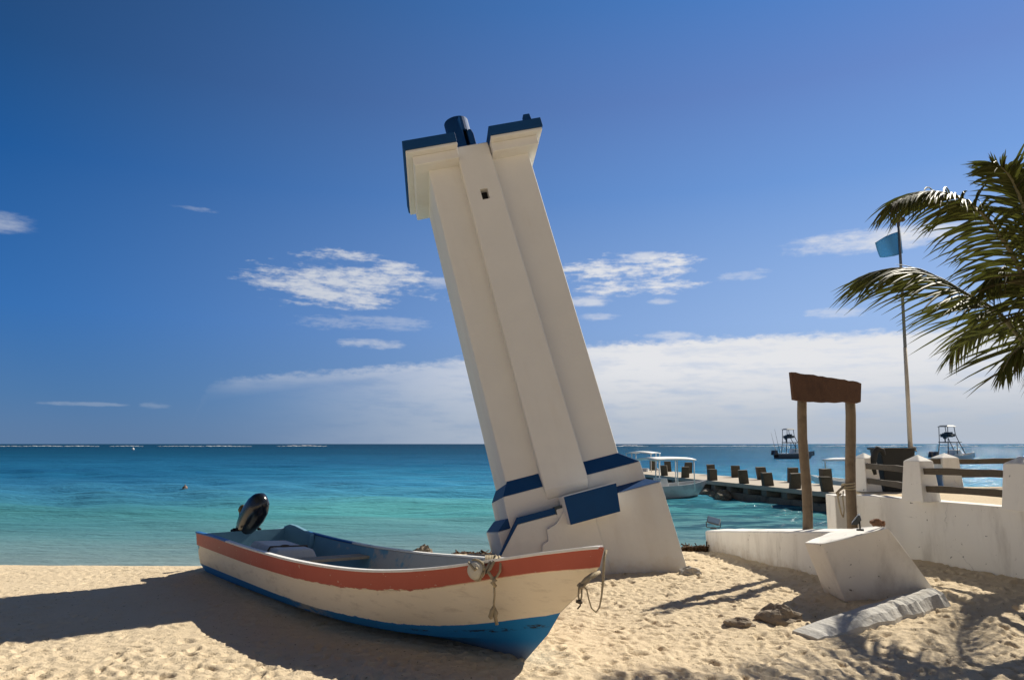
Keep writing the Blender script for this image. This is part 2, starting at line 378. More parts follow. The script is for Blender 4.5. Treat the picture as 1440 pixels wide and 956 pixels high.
# sea
SEA = -0.25
def seamat():
    m = bpy.data.materials.new('sea'); m.use_nodes = True; t = NT(m.node_tree); b = t.n['Principled BSDF']
    g = t.node('ShaderNodeNewGeometry').outputs['Position']
    s = t.node('ShaderNodeSeparateXYZ'); t.link(g, s.inputs[0]); x, y = s.outputs[0], s.outputs[1]
    # water depth follows the distance from the beach; patches of sea grass and sand shift it
    wob = t.m('SUBTRACT', t.noise(t.mapping(g, (.05, .22, 0)), 1.0, 5, .55), .5)
    wob2 = t.m('SUBTRACT', t.noise(t.mapping(g, (.010, .045, 0)), 1.0, 5, .6), .5)
    ly = t.m('LOGARITHM', t.m('MAXIMUM', t.m('ADD', y, t.m('MULTIPLY', x, -.10)), 5), 10)
    ly = t.m('ADD', ly, t.m('ADD', t.m('MULTIPLY', wob, .16), t.m('MULTIPLY', wob2, .22)))
    f = t.lin(ly, 1.0, 3.0)
    c = t.ramp(f, [(.0, (.225, .268, .250)), (.055, (.165, .245, .248)), (.11, (.098, .225, .245)), (.17, (0.0570, 0.2166, 0.2394)), (.23, (.042, .185, .285)), (.285, (.030, .160, .290)),
                   (.35, (.013, .112, .225)), (.45, (.012, .105, .215)), (.60, (0.0058, 0.0648, 0.1332)), (.75, (.0055, .056, .118)), (1, (.0045, .042, .092))])
    # darker weed patches on the bottom
    wd = t.noise(t.mapping(g, (.035, .12, 0), (3, 1, 0)), 1.0, 7, .62)
    c = t.mix(t.m('MULTIPLY', t.sstep(wd, .54, .70), t.lin(f, .12, .32, .0, .5)), c, (.006, .055, .12))
    cove = t.m('MULTIPLY', t.m('MULTIPLY', t.sstep(x, 2.0, 5.0), t.sstep(y, 14.0, 16.5)), t.sstep(y, 33, 24))
    wn = t.noise(t.mapping(g, (.55, 1.5, 0)), 1.0, 6, .65)
    c = t.mix(t.m('MULTIPLY', t.m('MULTIPLY', t.sstep(wn, .44, .56), cove), .85), c, (.010, .060, .095))  # dark streaks by the pier: weed plus the pier's reflection painted into the colour
    op = t.m('MULTIPLY', t.sstep(t.m('DIVIDE', x, y), .05, .55), t.sstep(y, 22, 45)); c = t.mix(t.m('MULTIPLY', op, .6), c, (.020, .165, .32))  # brighter blue to the right: sky reflection mixed into the water colour
    lift_ = t.m('MULTIPLY', t.sstep(t.m('DIVIDE', x, y), -.55, -.12), t.m('MULTIPLY', t.sstep(f, .10, .20), t.sstep(f, .46, .33)))
    c = t.mix(t.m('MULTIPLY', lift_, .9), c, t.mix(1.0, c, (1.5, 1.5, 1.36), 'MULTIPLY'))
    # thin foam washing at the edge
    fo = t.noise(t.mapping(g, (.8, 2.4, 0)), 1.0, 7, .68)
    shore = t.sstep(t.m('ADD', y, t.m('MULTIPLY', x, -.10)), 13.4, 11.5)
    c = t.mix(t.m('MULTIPLY', t.m('MULTIPLY', t.sstep(fo, .46, .60), shore), .85), c, (.66, .68, .67))
    r0 = t.noise(t.mapping(g, (3.5, 7.5, 1)), 1.0, 4, .6); r1 = t.noise(t.mapping(g, (.9, 2.6, 1)), 1.0, 6, .62); r2 = t.noise(t.mapping(g, (.13, .45, 1)), 1.0, 7, .65); r3 = t.noise(t.mapping(g, (.028, .10, 1)), 1.0, 8, .7)
    calm = t.lin(y, 12, 30, .25, 1.0)
    h = t.m('ADD', t.m('MULTIPLY', r0, .018), t.m('ADD', t.m('MULTIPLY', r1, .13), t.m('MULTIPLY', calm, t.m('ADD', t.m('MULTIPLY', r2, .85), t.m('MULTIPLY', r3, t.lin(y, 40, 400, .0, 4.0))))))
    # light and dark sides of the waves painted into the water colour
    tone = t.m('ADD', t.m('MULTIPLY', r1, .5), t.m('ADD', t.m('MULTIPLY', r2, .9), t.m('MULTIPLY', r3, .6)))
    c = t.mix(t.m('MULTIPLY', t.sstep(tone, .90, 1.28), t.lin(f, .05, .3, .1, .55)), c, t.mix(1.0, c, (.50, .62, .74), 'MULTIPLY'))
    c = t.mix(t.m('MULTIPLY', t.sstep(tone, 1.02, .72), t.lin(f, .05, .3, .1, .5)), c, t.mix(1.0, c, (1.5, 1.42, 1.32), 'MULTIPLY'))
    bp = t.node('ShaderNodeBump'); bp.inputs['Strength'].default_value = .9; bp.inputs['Distance'].default_value = 1.0
    t.link(h, bp.inputs['Height'])
    # open water is never seen at its mirror angle: the slopes of the waves keep the reflection well below that of a flat sheet
    df = t.node('ShaderNodeBsdfDiffuse'); t.link(c, df.inputs[0]); t.link(bp.outputs[0], df.inputs['Normal'])
    gl = t.node('ShaderNodeBsdfGlossy'); gl.inputs['Roughness'].default_value = .14; t.link(bp.outputs[0], gl.inputs['Normal']); gl.inputs[0].default_value = (1, 1, 1, 1)
    fr = t.node('ShaderNodeFresnel'); fr.inputs[0].default_value = 1.33; t.link(bp.outputs[0], fr.inputs['Normal'])
    mx = t.node('ShaderNodeMixShader'); t.link(t.m('MINIMUM', t.m('MULTIPLY', fr.outputs[0], .55), t.lin(y, 14, 90, .15, .095)), mx.inputs[0])
    t.link(df.outputs[0], mx.inputs[1]); t.link(gl.outputs[0], mx.inputs[2]); t.link(mx.outputs[0], t.n['Material Output'].inputs[0])
    return m
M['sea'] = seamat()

# painted hull of the beached boat: v in the UV map runs from keel (0) to gunwale (1)
def hullmat():
    m = bpy.data.materials.new('hullpaint'); m.use_nodes = True; t = NT(m.node_tree); b = t.n['Principled BSDF']
    uv = t.node('ShaderNodeUVMap').outputs[0]; s = t.node('ShaderNodeSeparateXYZ'); t.link(uv, s.inputs[0]); u, v = s.outputs[0], s.outputs[1]
    ob = t.node('ShaderNodeTexCoord').outputs['Object']
    n1 = t.m('SUBTRACT', t.noise(ob, 9, 7, .65), .5); n2 = t.noise(ob, 2.2, 7, .6); n3 = t.noise(ob, 16, 6, .72); n4 = t.noise(t.mapping(ob, (1, 1, 3.5)), 4.5, 8, .7)
    rag = t.m('MULTIPLY', t.sstep(u, 2.4, 4.2), t.sstep(u, 5.6, 4.9))
    vj = t.m('ADD', v, t.m('MULTIPLY', n1, t.m('ADD', .012, t.m('MULTIPLY', rag, .09))))
    red = t.mix(n2, (.42, .095, .062), (.52, .135, .092)); white = t.mix(n2, (.80, .685, .51), (.90, .80, .63)); blue = t.mix(n2, (.010, .165, .43), (.018, .225, .54))
    white = t.mix(t.m('MULTIPLY', t.sstep(n4, .50, .70), .6), white, (.60, .50, .37))
    cw = t.mix(t.sstep(vj, .712, .722), white, red)
    # a grey scraped stretch in the blue, as in weathered paint
    scr = t.m('MULTIPLY', t.m('MULTIPLY', t.sstep(u, 3.05, 3.2), t.sstep(u, 3.9, 3.6)), t.sstep(t.m('ADD', n4, n1), .42, .56))
    blue = t.mix(scr, blue, (.34, .36, .36))
    tar = t.m('MULTIPLY', t.sstep(t.m('ABSOLUTE', t.m('SUBTRACT', vj, .235)), .035, .01), t.m('MULTIPLY', t.sstep(n4, .52, .60), t.sstep(u, 4.6, 5.1)))
    blue = t.mix(tar, blue, (.02, .018, .015))
    c = t.mix(t.sstep(vj, .345, .352), blue, cw)
    # chips that show the pale undercoat
    chip = t.m('MULTIPLY', t.sstep(n3, .655, .665), t.sstep(v, .60, .73))
    c = t.mix(chip, c, (.56, .47, .36))
    low = t.m('MULTIPLY', t.sstep(v, .12, .0), .6); c = t.mix(low, c, (.30, .26, .2))   # sand stuck along the keel
    t.link(c, b.inputs['Base Color']); b.inputs['Roughness'].default_value = .55; b.inputs['Specular IOR Level'].default_value = .3
    bp = t.node('ShaderNodeBump'); bp.inputs['Strength'].default_value = .35; bp.inputs['Distance'].default_value = .01
    t.link(t.m('ADD', t.noise(ob, 14, 6, .65), chip), bp.inputs['Height']); t.link(bp.outputs[0], b.inputs['Normal'])
    return m
M['hull'] = hullmat()
def innermat():
    m = bpy.data.materials.new('inner'); m.use_nodes = True; t = NT(m.node_tree); b = t.n['Principled BSDF']
    ob = t.node('ShaderNodeTexCoord').outputs['Object']; s_ = t.node('ShaderNodeSeparateXYZ'); t.link(ob, s_.inputs[0])
    n1 = t.noise(ob, 2.4, 7, .65); n2 = t.noise(ob, 8, 7, .7)
    blue = t.mix(n1, (.11, .26, .38), (.18, .36, .47)); grey = t.mix(n2, (.34, .335, .315), (.48, .48, .465))
    # the blue coat is worn to grey in patches, most of it forward of the seat
    f = t.sstep(t.m('ADD', n1, t.m('ADD', t.m('MULTIPLY', n2, .5), t.lin(s_.outputs[0], .5, 4.0, -.36, .12))), .60, .74)
    c = t.mix(f, blue, grey); c = t.mix(t.sstep(n2, .66, .70), c, (.12, .10, .085))
    t.link(c, b.inputs['Base Color']); b.inputs['Roughness'].default_value = .75
    bp = t.node('ShaderNodeBump'); bp.inputs['Strength'].default_value = .3; bp.inputs['Distance'].default_value = .01; t.link(n2, bp.inputs['Height']); t.link(bp.outputs[0], b.inputs['Normal'])
    return m
M['inner'] = innermat()
M['floor'] = pmat('floor', (.20, .21, .21), .85, .25, 3, .4, 20, (.10, .09, .08), 3, .6)
M['gunwhite'] = pmat('gunwhite', (.78, .77, .74), .6, .06, 6, .3, 25, (.5, .45, .38), 8, .4)
M['gunblue'] = pmat('gunblue', (.02, .13, .38), .5, .12, 6, .2, 25)

# ------------------------------------------------------------------ ground
def shore_y(x): return 12.0 + 1.25*(1/(1+np.exp(-(x+1.6)*1.1))) + .15*np.sin(x*.55+1)
def vnoise(X, Y, s, seed):
    r = np.random.default_rng(seed); G = r.random((257, 257))
    u = (X*s) % 256; v = (Y*s) % 256; i = u.astype(int); j = v.astype(int); fu = u-i; fv = v-j
    fu = fu*fu*(3-2*fu); fv = fv*fv*(3-2*fv)
    return (G[i, j]*(1-fu)*(1-fv)+G[i+1, j]*fu*(1-fv)+G[i, j+1]*(1-fu)*fv+G[i+1, j+1]*fu*fv) - .5
def ground_base(X, Y):
    d = Y - (shore_y(X))
    z = np.where(d < -1.6, 0.0, np.where(d < 0.0, -.25*((d+1.6)/1.6)**2, -.25-.12*d))
    z = np.maximum(z, -3.0)
    z = z + np.where(d < .2, .05*vnoise(X+50, Y+50, .45, 3) + .03*vnoise(X+50, Y+50, 1.1, 4), 0)
    return z
def axis_pts(lo, hi, step, far_lo, far_hi):
    c = np.arange(lo, hi+1e-6, step); a = [lo]; g = step
    while a[-1] > far_lo: g *= 1.35; a.append(a[-1]-g)
    b = [hi]; g = step
    while b[-1] < far_hi: g *= 1.35; b.append(b[-1]+g)
    return np.array(a[:0:-1] + list(c) + b[1:])
xs = axis_pts(-8.2, 7.2, .017, -900, 900); ys = axis_pts(4.4, 13.6, .017, -900, 70)
X, Y = np.meshgrid(xs, ys, indexing='ij'); Z = ground_base(X, Y)
near = (X > -9) & (X < 8) & (Y > 3.5) & (Y < 14)
amp = np.where(near, 1, 0)*np.clip((shore_y(X)-.25-Y)/.9, 0, 1)
smooth_left = .35 + .65*np.clip(np.maximum((X+1.2)/1.6, (6.7-.18*X-Y)/.8), 0, 1)     # the strip behind and left of the boat is hardly trodden
A = amp*smooth_left
Z += A*(.022*vnoise(X+90, Y+90, 1.9, 7) + .012*vnoise(X+90, Y+90, 4.3, 8) + .014*vnoise(X+90, Y*1.3+90, 9.5, 9) + .016*vnoise(X+90, Y*1.2+90, 19, 10) + .010*vnoise(X+90, Y+90, 31, 12))
# foot prints and scuffs
i0 = np.searchsorted(xs, -8.2); j0 = np.searchsorted(ys, 4.4); DX = .017
D = np.zeros_like(Z); NF = 17000
for k in range(NF):
    px_ = rng.uniform(-8, 7); py_ = rng.uniform(4.4, 13)
    a_ = (.020+.075*rng.random()**2.2); b_ = a_*rng.uniform(.3, .65); an = rng.uniform(0, math.pi); dp = rng.uniform(.008, .030)*(a_/.06)**.6
    r_ = a_*2.0; ia = max(0, int((px_-r_+8.2)/DX)+i0); ib = int((px_+r_+8.2)/DX)+i0+1; ja = max(0, int((py_-r_-4.4)/DX)+j0); jb = int((py_+r_-4.4)/DX)+j0+1
    sx = X[ia:ib, ja:jb]-px_; sy = Y[ia:ib, ja:jb]-py_
    u_ = (sx*math.cos(an)+sy*math.sin(an))/a_; v_ = (-sx*math.sin(an)+sy*math.cos(an))/b_
    q = u_*u_+v_*v_
    D[ia:ib, ja:jb] += dp*(-np.exp(-q*1.6)*1.15 + .34*np.exp(-(np.sqrt(q)-1.25)**2*5))
D = np.clip(D*.85, -.06, .04); Z += A*D
# sand banked up against the walls and the tower
sst = lambda a, b, x: (lambda t: t*t*(3-2*t))(np.clip((x-a)/(b-a), 0, 1))
Z += .17*sst(3.0, 5.0, X)*sst(6.4, 8.2, Y)*(1-sst(9.8, 11.6, Y))*near
Z -= .05*sst(-.6, -2.2, X)*sst(8.4, 6.6, Y)*near
nx, ny = len(xs), len(ys)
def grid_mesh(name, X, Y, Z, mat, smooth=True):
    nx, ny = X.shape; me = bpy.data.meshes.new(name); co = np.stack([X, Y, Z], -1).reshape(-1, 3).astype(np.float32)
    idx = np.arange(nx*ny).reshape(nx, ny); q = np.stack([idx[:-1, :-1], idx[1:, :-1], idx[1:, 1:], idx[:-1, 1:]], -1).reshape(-1, 4)
    me.vertices.add(len(co)); me.vertices.foreach_set('co', co.ravel()); me.loops.add(q.size); me.loops.foreach_set('vertex_index', q.ravel().astype(np.int32))
    me.polygons.add(len(q)); me.polygons.foreach_set('loop_start', np.arange(0, q.size, 4, dtype=np.int32)); me.polygons.foreach_set('loop_total', np.full(len(q), 4, np.int32))
    me.polygons.foreach_set('use_smooth', np.full(len(q), smooth)); me.materials.append(mat); me.update(calc_edges=True); me.validate()
    o = bpy.data.objects.new(name, me); COL.objects.link(o); return o
tag(grid_mesh('sand_beach', X, Y, Z, M['sand']), kind='structure')
def gz(x, y):
    i = int(np.clip(np.searchsorted(xs, x), 0, nx-1)); j = int(np.clip(np.searchsorted(ys, y), 0, ny-1)); return float(Z[i, j])

# sea: one sheet from the beach to the horizon, wave relief near the shore
yy = [9.5]; st = .10
while yy[-1] < 26000:
    yy.append(yy[-1] + max(.09, (yy[-1]-6)*.016)); 
yy = np.array(yy); tt = np.linspace(-1.45, 1.45, 420)
T_, YY = np.meshgrid(tt, yy, indexing='ij'); XX = T_*(YY+8)
ZZ = np.full_like(XX, SEA); step = np.maximum(.09, (YY-6)*.016)
for k in range(26):
    lam = 10**rng.uniform(-.35, 1.0); a = rng.normal(-math.pi/2, .5); ph = rng.uniform(0, 6.28)
    am = .0075*lam**.8*np.clip((lam/step-2.5)/4, 0, 1)*np.clip((YY-11.5)/12, .05, 1)
    ZZ += am*np.sin(2*math.pi/lam*(XX*math.cos(a)+YY*math.sin(a)) + ph + 1.5*vnoise(XX+4000, YY, .12, 40+k))
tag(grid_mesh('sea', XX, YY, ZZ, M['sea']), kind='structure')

# breakers on the reef line
sb = MB()
x = -560.
while x < 620:
    L = rng.uniform(10, 60); Yr = 620+rng.uniform(-25, 25); dense = .75 if x < -200 or x > 60 else .35
    if rng.random() < dense:
        n = max(3, int(L/4)); h = rng.uniform(.35, .95)
        for i in range(n):
            hh = h*math.sin(math.pi*(i+.5)/n)*rng.uniform(.5, 1.1)
            sb.blob((x+i*L/n, Yr+rng.uniform(-1, 1), SEA), 1, 8, 5, scale=(L/n*.8, 1.4, max(.15, hh)), rough=.25, seed=i)
    x += L*rng.uniform(.8, 1.2)
tag(sb.build('surf', M['surf']), kind='stuff')

# ------------------------------------------------------------------ leaning lighthouse (own axes measured from the photograph's vanishing points)
TX = Vector((.962, .132, .238)).normalized(); TD = Vector((-.105, .987, -.12)); TD = (TD - TX*TD.dot(TX)).normalized(); TU = TX.cross(TD)
TO = PZ(830, 808, 0)
tower = empty('leaning_lighthouse', mat=Matrix(((TX.x, TD.x, TU.x, TO.x), (TX.y, TD.y, TU.y, TO.y), (TX.z, TD.z, TU.z, TO.z), (0, 0, 0, 1))),
              label='white concrete lighthouse with blue bands leaning sharply to the left on the sand', cat='lighthouse')
P_, B_ = M['plaster'], M['bluepaint']
b = MB()
b.frustum((-.22, 1.34, 0, 2.45), (-.22, 1.335, 0, 2.45), -.9, .945)
b.frustum((-1.02, -.22, .2, 2.45), (-1.06, -.22, .2, 2.45), -.9, .855)
b.build('base_block', P_, tower, .018)
led = MB()   # sloped blue ledge on the right and front of the base
led.hexa([(.28, 0.004, .946), (1.335, .004, .946), (1.335, 2.45, .946), (.28, 2.45, .946), (.28, .205, 1.035), (1.19, .205, 1.035), (1.19, 2.25, 1.035), (.28, 2.25, 1.035)])
led.build('base_ledge', B_, tower, .008)
led = MB(); led.hexa([(-1.055, .205, .857), (-.80, .205, .857), (-.80, 2.45, .857), (-1.055, 2.45, .857), (-.90, .207, .995), (-.80, .207, .995), (-.80, 2.3, .995), (-.90, 2.3, .995)])
led.build('base_ledge', B_, tower, .006)
b = MB(); b.frustum((-.885, 1.205, .203, 2.27), (-.87, 1.185, .203, 2.25), .80, 1.295); b.build('middle_block', P_, tower, .015)
led = MB(); led.frustum((-.868, 1.183, .206, 2.248), (-.755, .935, .305, 2.05), 1.296, 1.49); led.build('middle_ledge', B_, tower, .008)
b = MB(); b.frustum((-.772, .945, .312, 2.04), (-.752, .905, .312, 1.98), 1.40, 6.56); b.build('shaft', P_, tower, .025, 3)
b = MB()
b.hexa([(-.285, .13, 1.23), (.365, .13, 1.23), (.365, .45, 1.23), (-.285, .45, 1.23), (-.262, .165, 6.72), (.268, .165, 6.72), (.268, .60, 6.775), (-.262, .60, 6.775)])
b.hexa([(-.268, .195, 1.10), (.345, .195, 1.10), (.345, .45, 1.10), (-.268, .45, 1.10), (-.285, .13, 1.23), (.365, .13, 1.23), (.365, .45, 1.23), (-.285, .45, 1.23)])
pil = b.build('pilaster', P_, tower, .02, 3)
# small ventilation opening cut into the pilaster
cut = MB().box(-.055, .063, .05, .32, 5.75, 5.93).build('opening_cutter', M['dark'], tower)
bpy.context.view_layer.update()
md = pil.modifiers.new('cut', 'BOOLEAN'); md.object = cut; md.operation = 'DIFFERENCE'; md.solver = 'EXACT'
dg = bpy.context.evaluated_depsgraph_get(); nm = bpy.data.meshes.new_from_object(pil.evaluated_get(dg)); pil.modifiers.clear(); pil.data = nm
bpy.data.objects.remove(cut)
MB().box(-.07, .078, .300, .308, 5.73, 5.945).build('opening', M['dark'], pil)  # black plate behind the hole stands in for the shade inside
# cornice in two halves either side of the pilaster: two corbel steps, soffit, blue parapet
for (x0, x1, xi, sgn) in ((-1.085, -.255, -.74, -1), (.285, 1.14, .93, 1)):
    c = MB()
    o1 = (x0+.02, x1, -.08, 2.12) if sgn < 0 else (x0, x1-.02, -.08, 2.12)
    o2 = (x0+.115, x1-.002, .05, 2.06) if sgn < 0 else (x0+.002, x1-.10, .05, 2.06)
    c.frustum(o1, o1, 6.625, 6.675); c.frustum(o2, o2, 6.47, 6.625)
    cn = c.build('cornice', P_, tower, .012)
    MB().box(x0, x1, -.10, 2.15, 6.677, 6.835).build('parapet', B_, cn, .01)
MB().box(-.253, .283, .605, 2.10, 6.50, 6.80).build('roof_slab', B_, tower, .01)
# lantern drum with a doorway slot
d = MB(); n = 28; r0, r1 = .205, .165; zc, zt = 6.79, 7.47; cx_, cy_ = -.055, .72
ang = [2*math.pi*k/n for k in range(n)]
def solid(k, top):   # the doorway faces front right
    return True
vs = []; fs = []
for ring, rr, zz in ((0, r0, zc), (1, r0, zt), (2, r1, zt), (3, r1, zc)):
    vs += [(cx_+rr*math.cos(a), cy_+rr*math.sin(a), zz) for a in ang]
for k in range(n):
    k2 = (k+1) % n; am = math.degrees(ang[k])+360/n/2
    gap = 278 < am < 312
    zg = zc+.42
    for (ra, rb) in ((0, 1), (1, 2), (2, 3)):
        if gap and ra != 1: continue
        fs.append((ra*n+k, ra*n+k2, rb*n+k2, rb*n+k))
d.add(vs, fs, 0, True)
for k in range(n):
    am = math.degrees(ang[k])+360/n/2; k2 = (k+1) % n
    if 278 < am < 312:
        P4 = lambda rr, kk, zz: (cx_+rr*math.cos(ang[kk]), cy_+rr*math.sin(ang[kk]), zz)
        d.hexa([P4(r0, k, zc+.44), P4(r0, k2, zc+.44), P4(r1, k2, zc+.44), P4(r1, k, zc+.44), P4(r0, k, zt-.001), P4(r0, k2, zt-.001), P4(r1, k2, zt-.001), P4(r1, k, zt-.001)])
drum = d.build('lantern_drum', B_, tower)
MB().slab([(cx_+.20*math.cos(a), cy_+.20*math.sin(a)) for a in ang], zt, zt+.012).build('drum_cap', B_, drum)
hd = MB(); hd.prism([(.055, 6.79), (.155, 6.79), (.155, 7.12), (.135, 7.20), (.095, 7.22), (.055, 7.18)], .53, .66); hd.build('door_leaf', B_, drum, .012)
MB().frustum((.905, 1.035, .02, .16), (.915, 1.02, .03, .15), 6.836, 7.01).build('vent_stub', B_, tower, .008)
# outside stair against the front: solid with broken steps, stepped parapet with blue coping, landing with blue face
st_ = MB(); st_.prism([(.28, -.5), (.28, .74), (-.13, .9), (-.15, .88), (-.26, .775), (-.30, .755), (-.42, .72), (-.44, .575), (-.535, .54), (-.565, .435), (-.69, .41), (-.72, .27), (-.84, .25), (-.87, .08), (-.98, .05), (-1.0, -.5)], -.032, .03)
stair = st_.build('stair', P_, tower, .012)
pp = MB(); pp.prism([(-.14, -.5), (-.14, .885), (-.785, .885), (-1.12, .53), (-1.50, .10), (-1.55, -.5)], .036, .18)
par = pp.build('stair_parapet', P_, tower, .008)
cp = MB(); cp.prism([(-.235, .887), (-.235, .972), (-.762, .975), (-1.105, .572), (-1.50, .14), (-1.495, .103), (-1.112, .536), (-.782, .888)], .028, .198)
cp.build('coping', B_, par, .005)
MB().box(-.233, -.115, .02, .205, .875, .985).build('end_cap', pmat('wornblue', (.06, .085, .10), .8, .3, 12, .6), par, .006)
ld = MB(); ld.hexa([(-.128, -.27, .71), (.57, -.27, .71), (.57, .0, .71), (-.128, 0, .71), (-.122, -.27, 1.09), (.622, -.27, 1.09), (.622, .2, 1.09), (-.122, .2, 1.09)])
land = ld.build('landing', P_, tower, .008)
fp = MB(); fp.hexa([(-.132, -.285, .706), (.573, -.285, .706), (.573, -.272, .706), (-.132, -.272, .706), (-.125, -.285, 1.078), (.626, -.285, 1.078), (.626, -.272, 1.078), (-.125, -.272, 1.078)])
fp.build('landing_face', B_, land)

rb = MB(); rb.blob((0, 0, 0), .13, 14, 10, rough=.45, seed=3, scale=(1.1, .7, .8)).blob((.09, -.03, -.05), .07, 10, 7, rough=.5, seed=5)
o = rb.build('rubble_lump', M['rubble']); o.location = PZ(966, 806, .02) + Vector((.03, -.02, -.02)); tag(o, 'grey lump of broken concrete at the right foot of the leaning tower', 'rubble')

# ------------------------------------------------------------------ beached fishing boat
BS = Vector((-3.865, 10.525, 0.0)); BAX = Vector((.672, -.741, 0)).normalized(); BFAR = Vector((.741, .672, 0)).normalized()
boat = empty('fishing_boat', mat=Matrix(((BAX.x, BFAR.x, 0, BS.x), (BAX.y, BFAR.y, 0, BS.y), (0, 0, 1, 0), (0, 0, 0, 1))),
             label='worn red, white and blue open boat pulled up on the sand before the tower', cat='boat')
LT = 6.785
def beam(s):
    t = max(0, min(1, s/LT))
    return (.66+.22*math.sin(math.pi*min(t/.9, 1)*.62))*(1-max(0, (t-.42)/.58)**2.3) if t < 1 else 0
def tab(t, xs_, ys_): return float(np.interp(t, xs_, ys_))
sm_ = lambda xs_, ys_: (lambda s: float(np.mean([np.interp(s+o_, xs_, ys_) for o_ in (-.25, -.12, 0, .12, .25)])) if .3 < s < LT-.5 else float(np.interp(s, xs_, ys_)))
z_sheer = sm_([0, .8, 2.05, 3.2, 3.9, 4.44, 4.88, 5.4, 5.91, 6.3, 6.64, 6.785], [.545, .565, .562, .576, .592, .611, .644, .715, .822, .903, .965, .985])
z_red = sm_([0, 2.13, 3.15, 3.87, 4.42, 4.87, 5.25, 5.78, 6.24, 6.64, 6.73], [.378, .386, .405, .422, .449, .483, .537, .655, .764, .82, .837])
z_blue = sm_([0, 1.73, 3.22, 3.75, 4.88, 5.41, 5.74, 6.03, 6.32], [.128, .150, .160, .156, .178, .236, .296, .366, .44])
z_chine = sm_([0, 3, 4.3, 5, 5.5, 5.9, 6.18], [.0, .05, .065, .09, .13, .20, .27])
z_keel = lambda s: -.03 if s < 5.7 else tab(s, [5.7, 5.92], [-.03, 0.0])
d_far = sm_([0, .37, 1.32, 2.32, 3.37, 4.24, 5.4, LT], [.02, .052, .10, .117, .10, .055, .02, 0])
ROWS = [  # name, end station, z, half-width factor, far-side drop weight, v
    (LT, z_sheer, 1.0, 1.0, 1.0), (6.735, z_red, .970, .95, .72), (6.72, lambda s: z_red(s)-.012, .947, .95, .712), (6.54, lambda s: .5*(z_red(s)+z_blue(s)), .925, .7, .53),
    (6.32, z_blue, .88, .5, .35), (6.18, z_chine, .75, .2, .14), (5.92, z_keel, .0, 0, .0)]
NS = 56
def hull_pt(row, t, side):
    se, zf, wf, dw, v = ROWS[row]; s = t*se
    hw = beam(t*LT)*wf; z = zf(s)
    if row == 2: hw = max(0, hw-.006)
    if side > 0: z -= d_far(s)*dw
    return (s, side*hw, z)
vs = []; fs = []; uvs = []
nr = len(ROWS); width = 2*nr-1
for i in range(NS+1):
    t = i/NS
    for r in range(nr): vs.append(hull_pt(r, t, -1)); uvs.append((t*ROWS[r][0], ROWS[r][4]))
    for r in range(nr-2, -1, -1): vs.append(hull_pt(r, t, 1)); uvs.append((t*ROWS[r][0], ROWS[r][4]))
for i in range(NS):
    for k in range(width-1): a = i*width+k; fs.append((a, a+1, a+width+1, a+width))
me = bpy.data.meshes.new('hull'); me.from_pydata(vs, [], fs); uvl = me.uv_layers.new(name='UVMap')
for p in me.polygons:
    p.use_smooth = False
    for li in p.loop_indices: uvl.data[li].uv = uvs[me.loops[li].vertex_index]
me.materials.append(M['hull']); me.update()
bm = bmesh.new(); bm.from_mesh(me); bmesh.ops.recalc_face_normals(bm, faces=bm.faces)
for e in bm.edges:
    e.smooth = not (len(e.link_faces) == 2 and e.calc_face_angle(0) > R(24))
for f_ in bm.faces: f_.smooth = True
bm.to_mesh(me); bm.free()
hull = bpy.data.objects.new('hull', me); COL.objects.link(hull); hull.parent = boat
# liner (inside skin) with floor
IN = MB(); vs = []; fs = []; mi = []
TI = [i/44*.93+.012 for i in range(45)]
def liner_row(t):
    def ins(row, side, dy, dz):
        p = hull_pt(row, t, side); q = abs(p[1])-dy
        return (p[0], side*max(q, .004), p[2]+dz)
    fl = lambda p: (p[0], p[1], max(p[2], .10+.30*max(0, (t-.7)/.3)**1.4))
    return [ins(0, -1, .05, -.012), ins(3, -1, .055, .02), fl(ins(4, -1, .07, .03)), fl((hull_pt(5, t, -1)[0], 0, hull_pt(5, t, -1)[2]+.05)), fl(ins(4, 1, .07, .03)), ins(3, 1, .055, .02), ins(0, 1, .05, -.012)]
for t in TI: vs += liner_row(t)
for i in range(len(TI)-1):
    for k in range(6): a = i*7+k; IN.f.append((a, a+7, a+8, a+1)); IN.mi.append(1 if k in (2, 3) else 0); IN.sm.append(True)
IN.v = vs
IN.f.append((0, 1, 2, 3, 4, 5, 6)); IN.mi.append(0); IN.sm.append(False)
liner = IN.build('liner', [M['inner'], M['floor']], boat)
# gunwale cap: blue at the stern, white forward, chipped
for side in (-1, 1):
    g = MB(); pr = []
    for i in range(61):
        t = i/60*.994; s = t*LT; hw = beam(s); z = z_sheer(s)-(d_far(s) if side > 0 else 0)
        wi = min(hw, .046)
        pr.append([(s, side*(hw+.012), z-.010), (s, side*(hw+.012), z+.012), (s, side*(hw-wi), z+.012), (s, side*(hw-wi), z-.010)])
    for i in range(60):
        q = pr[i]+pr[i+1]; col = 1 if (side < 0 and i < 12) or (side > 0 and i < 16) else 0
        g.add(q, [(0, 1, 5, 4), (1, 2, 6, 5), (2, 3, 7, 6), (3, 0, 4, 7)], col)
    g.add(pr[0], [(0, 1, 2, 3)], 1); g.add(pr[-1], [(3, 2, 1, 0)], 0)
    g.build('gunwale', [M['gunwhite'], M['gunblue']], boat, .004)
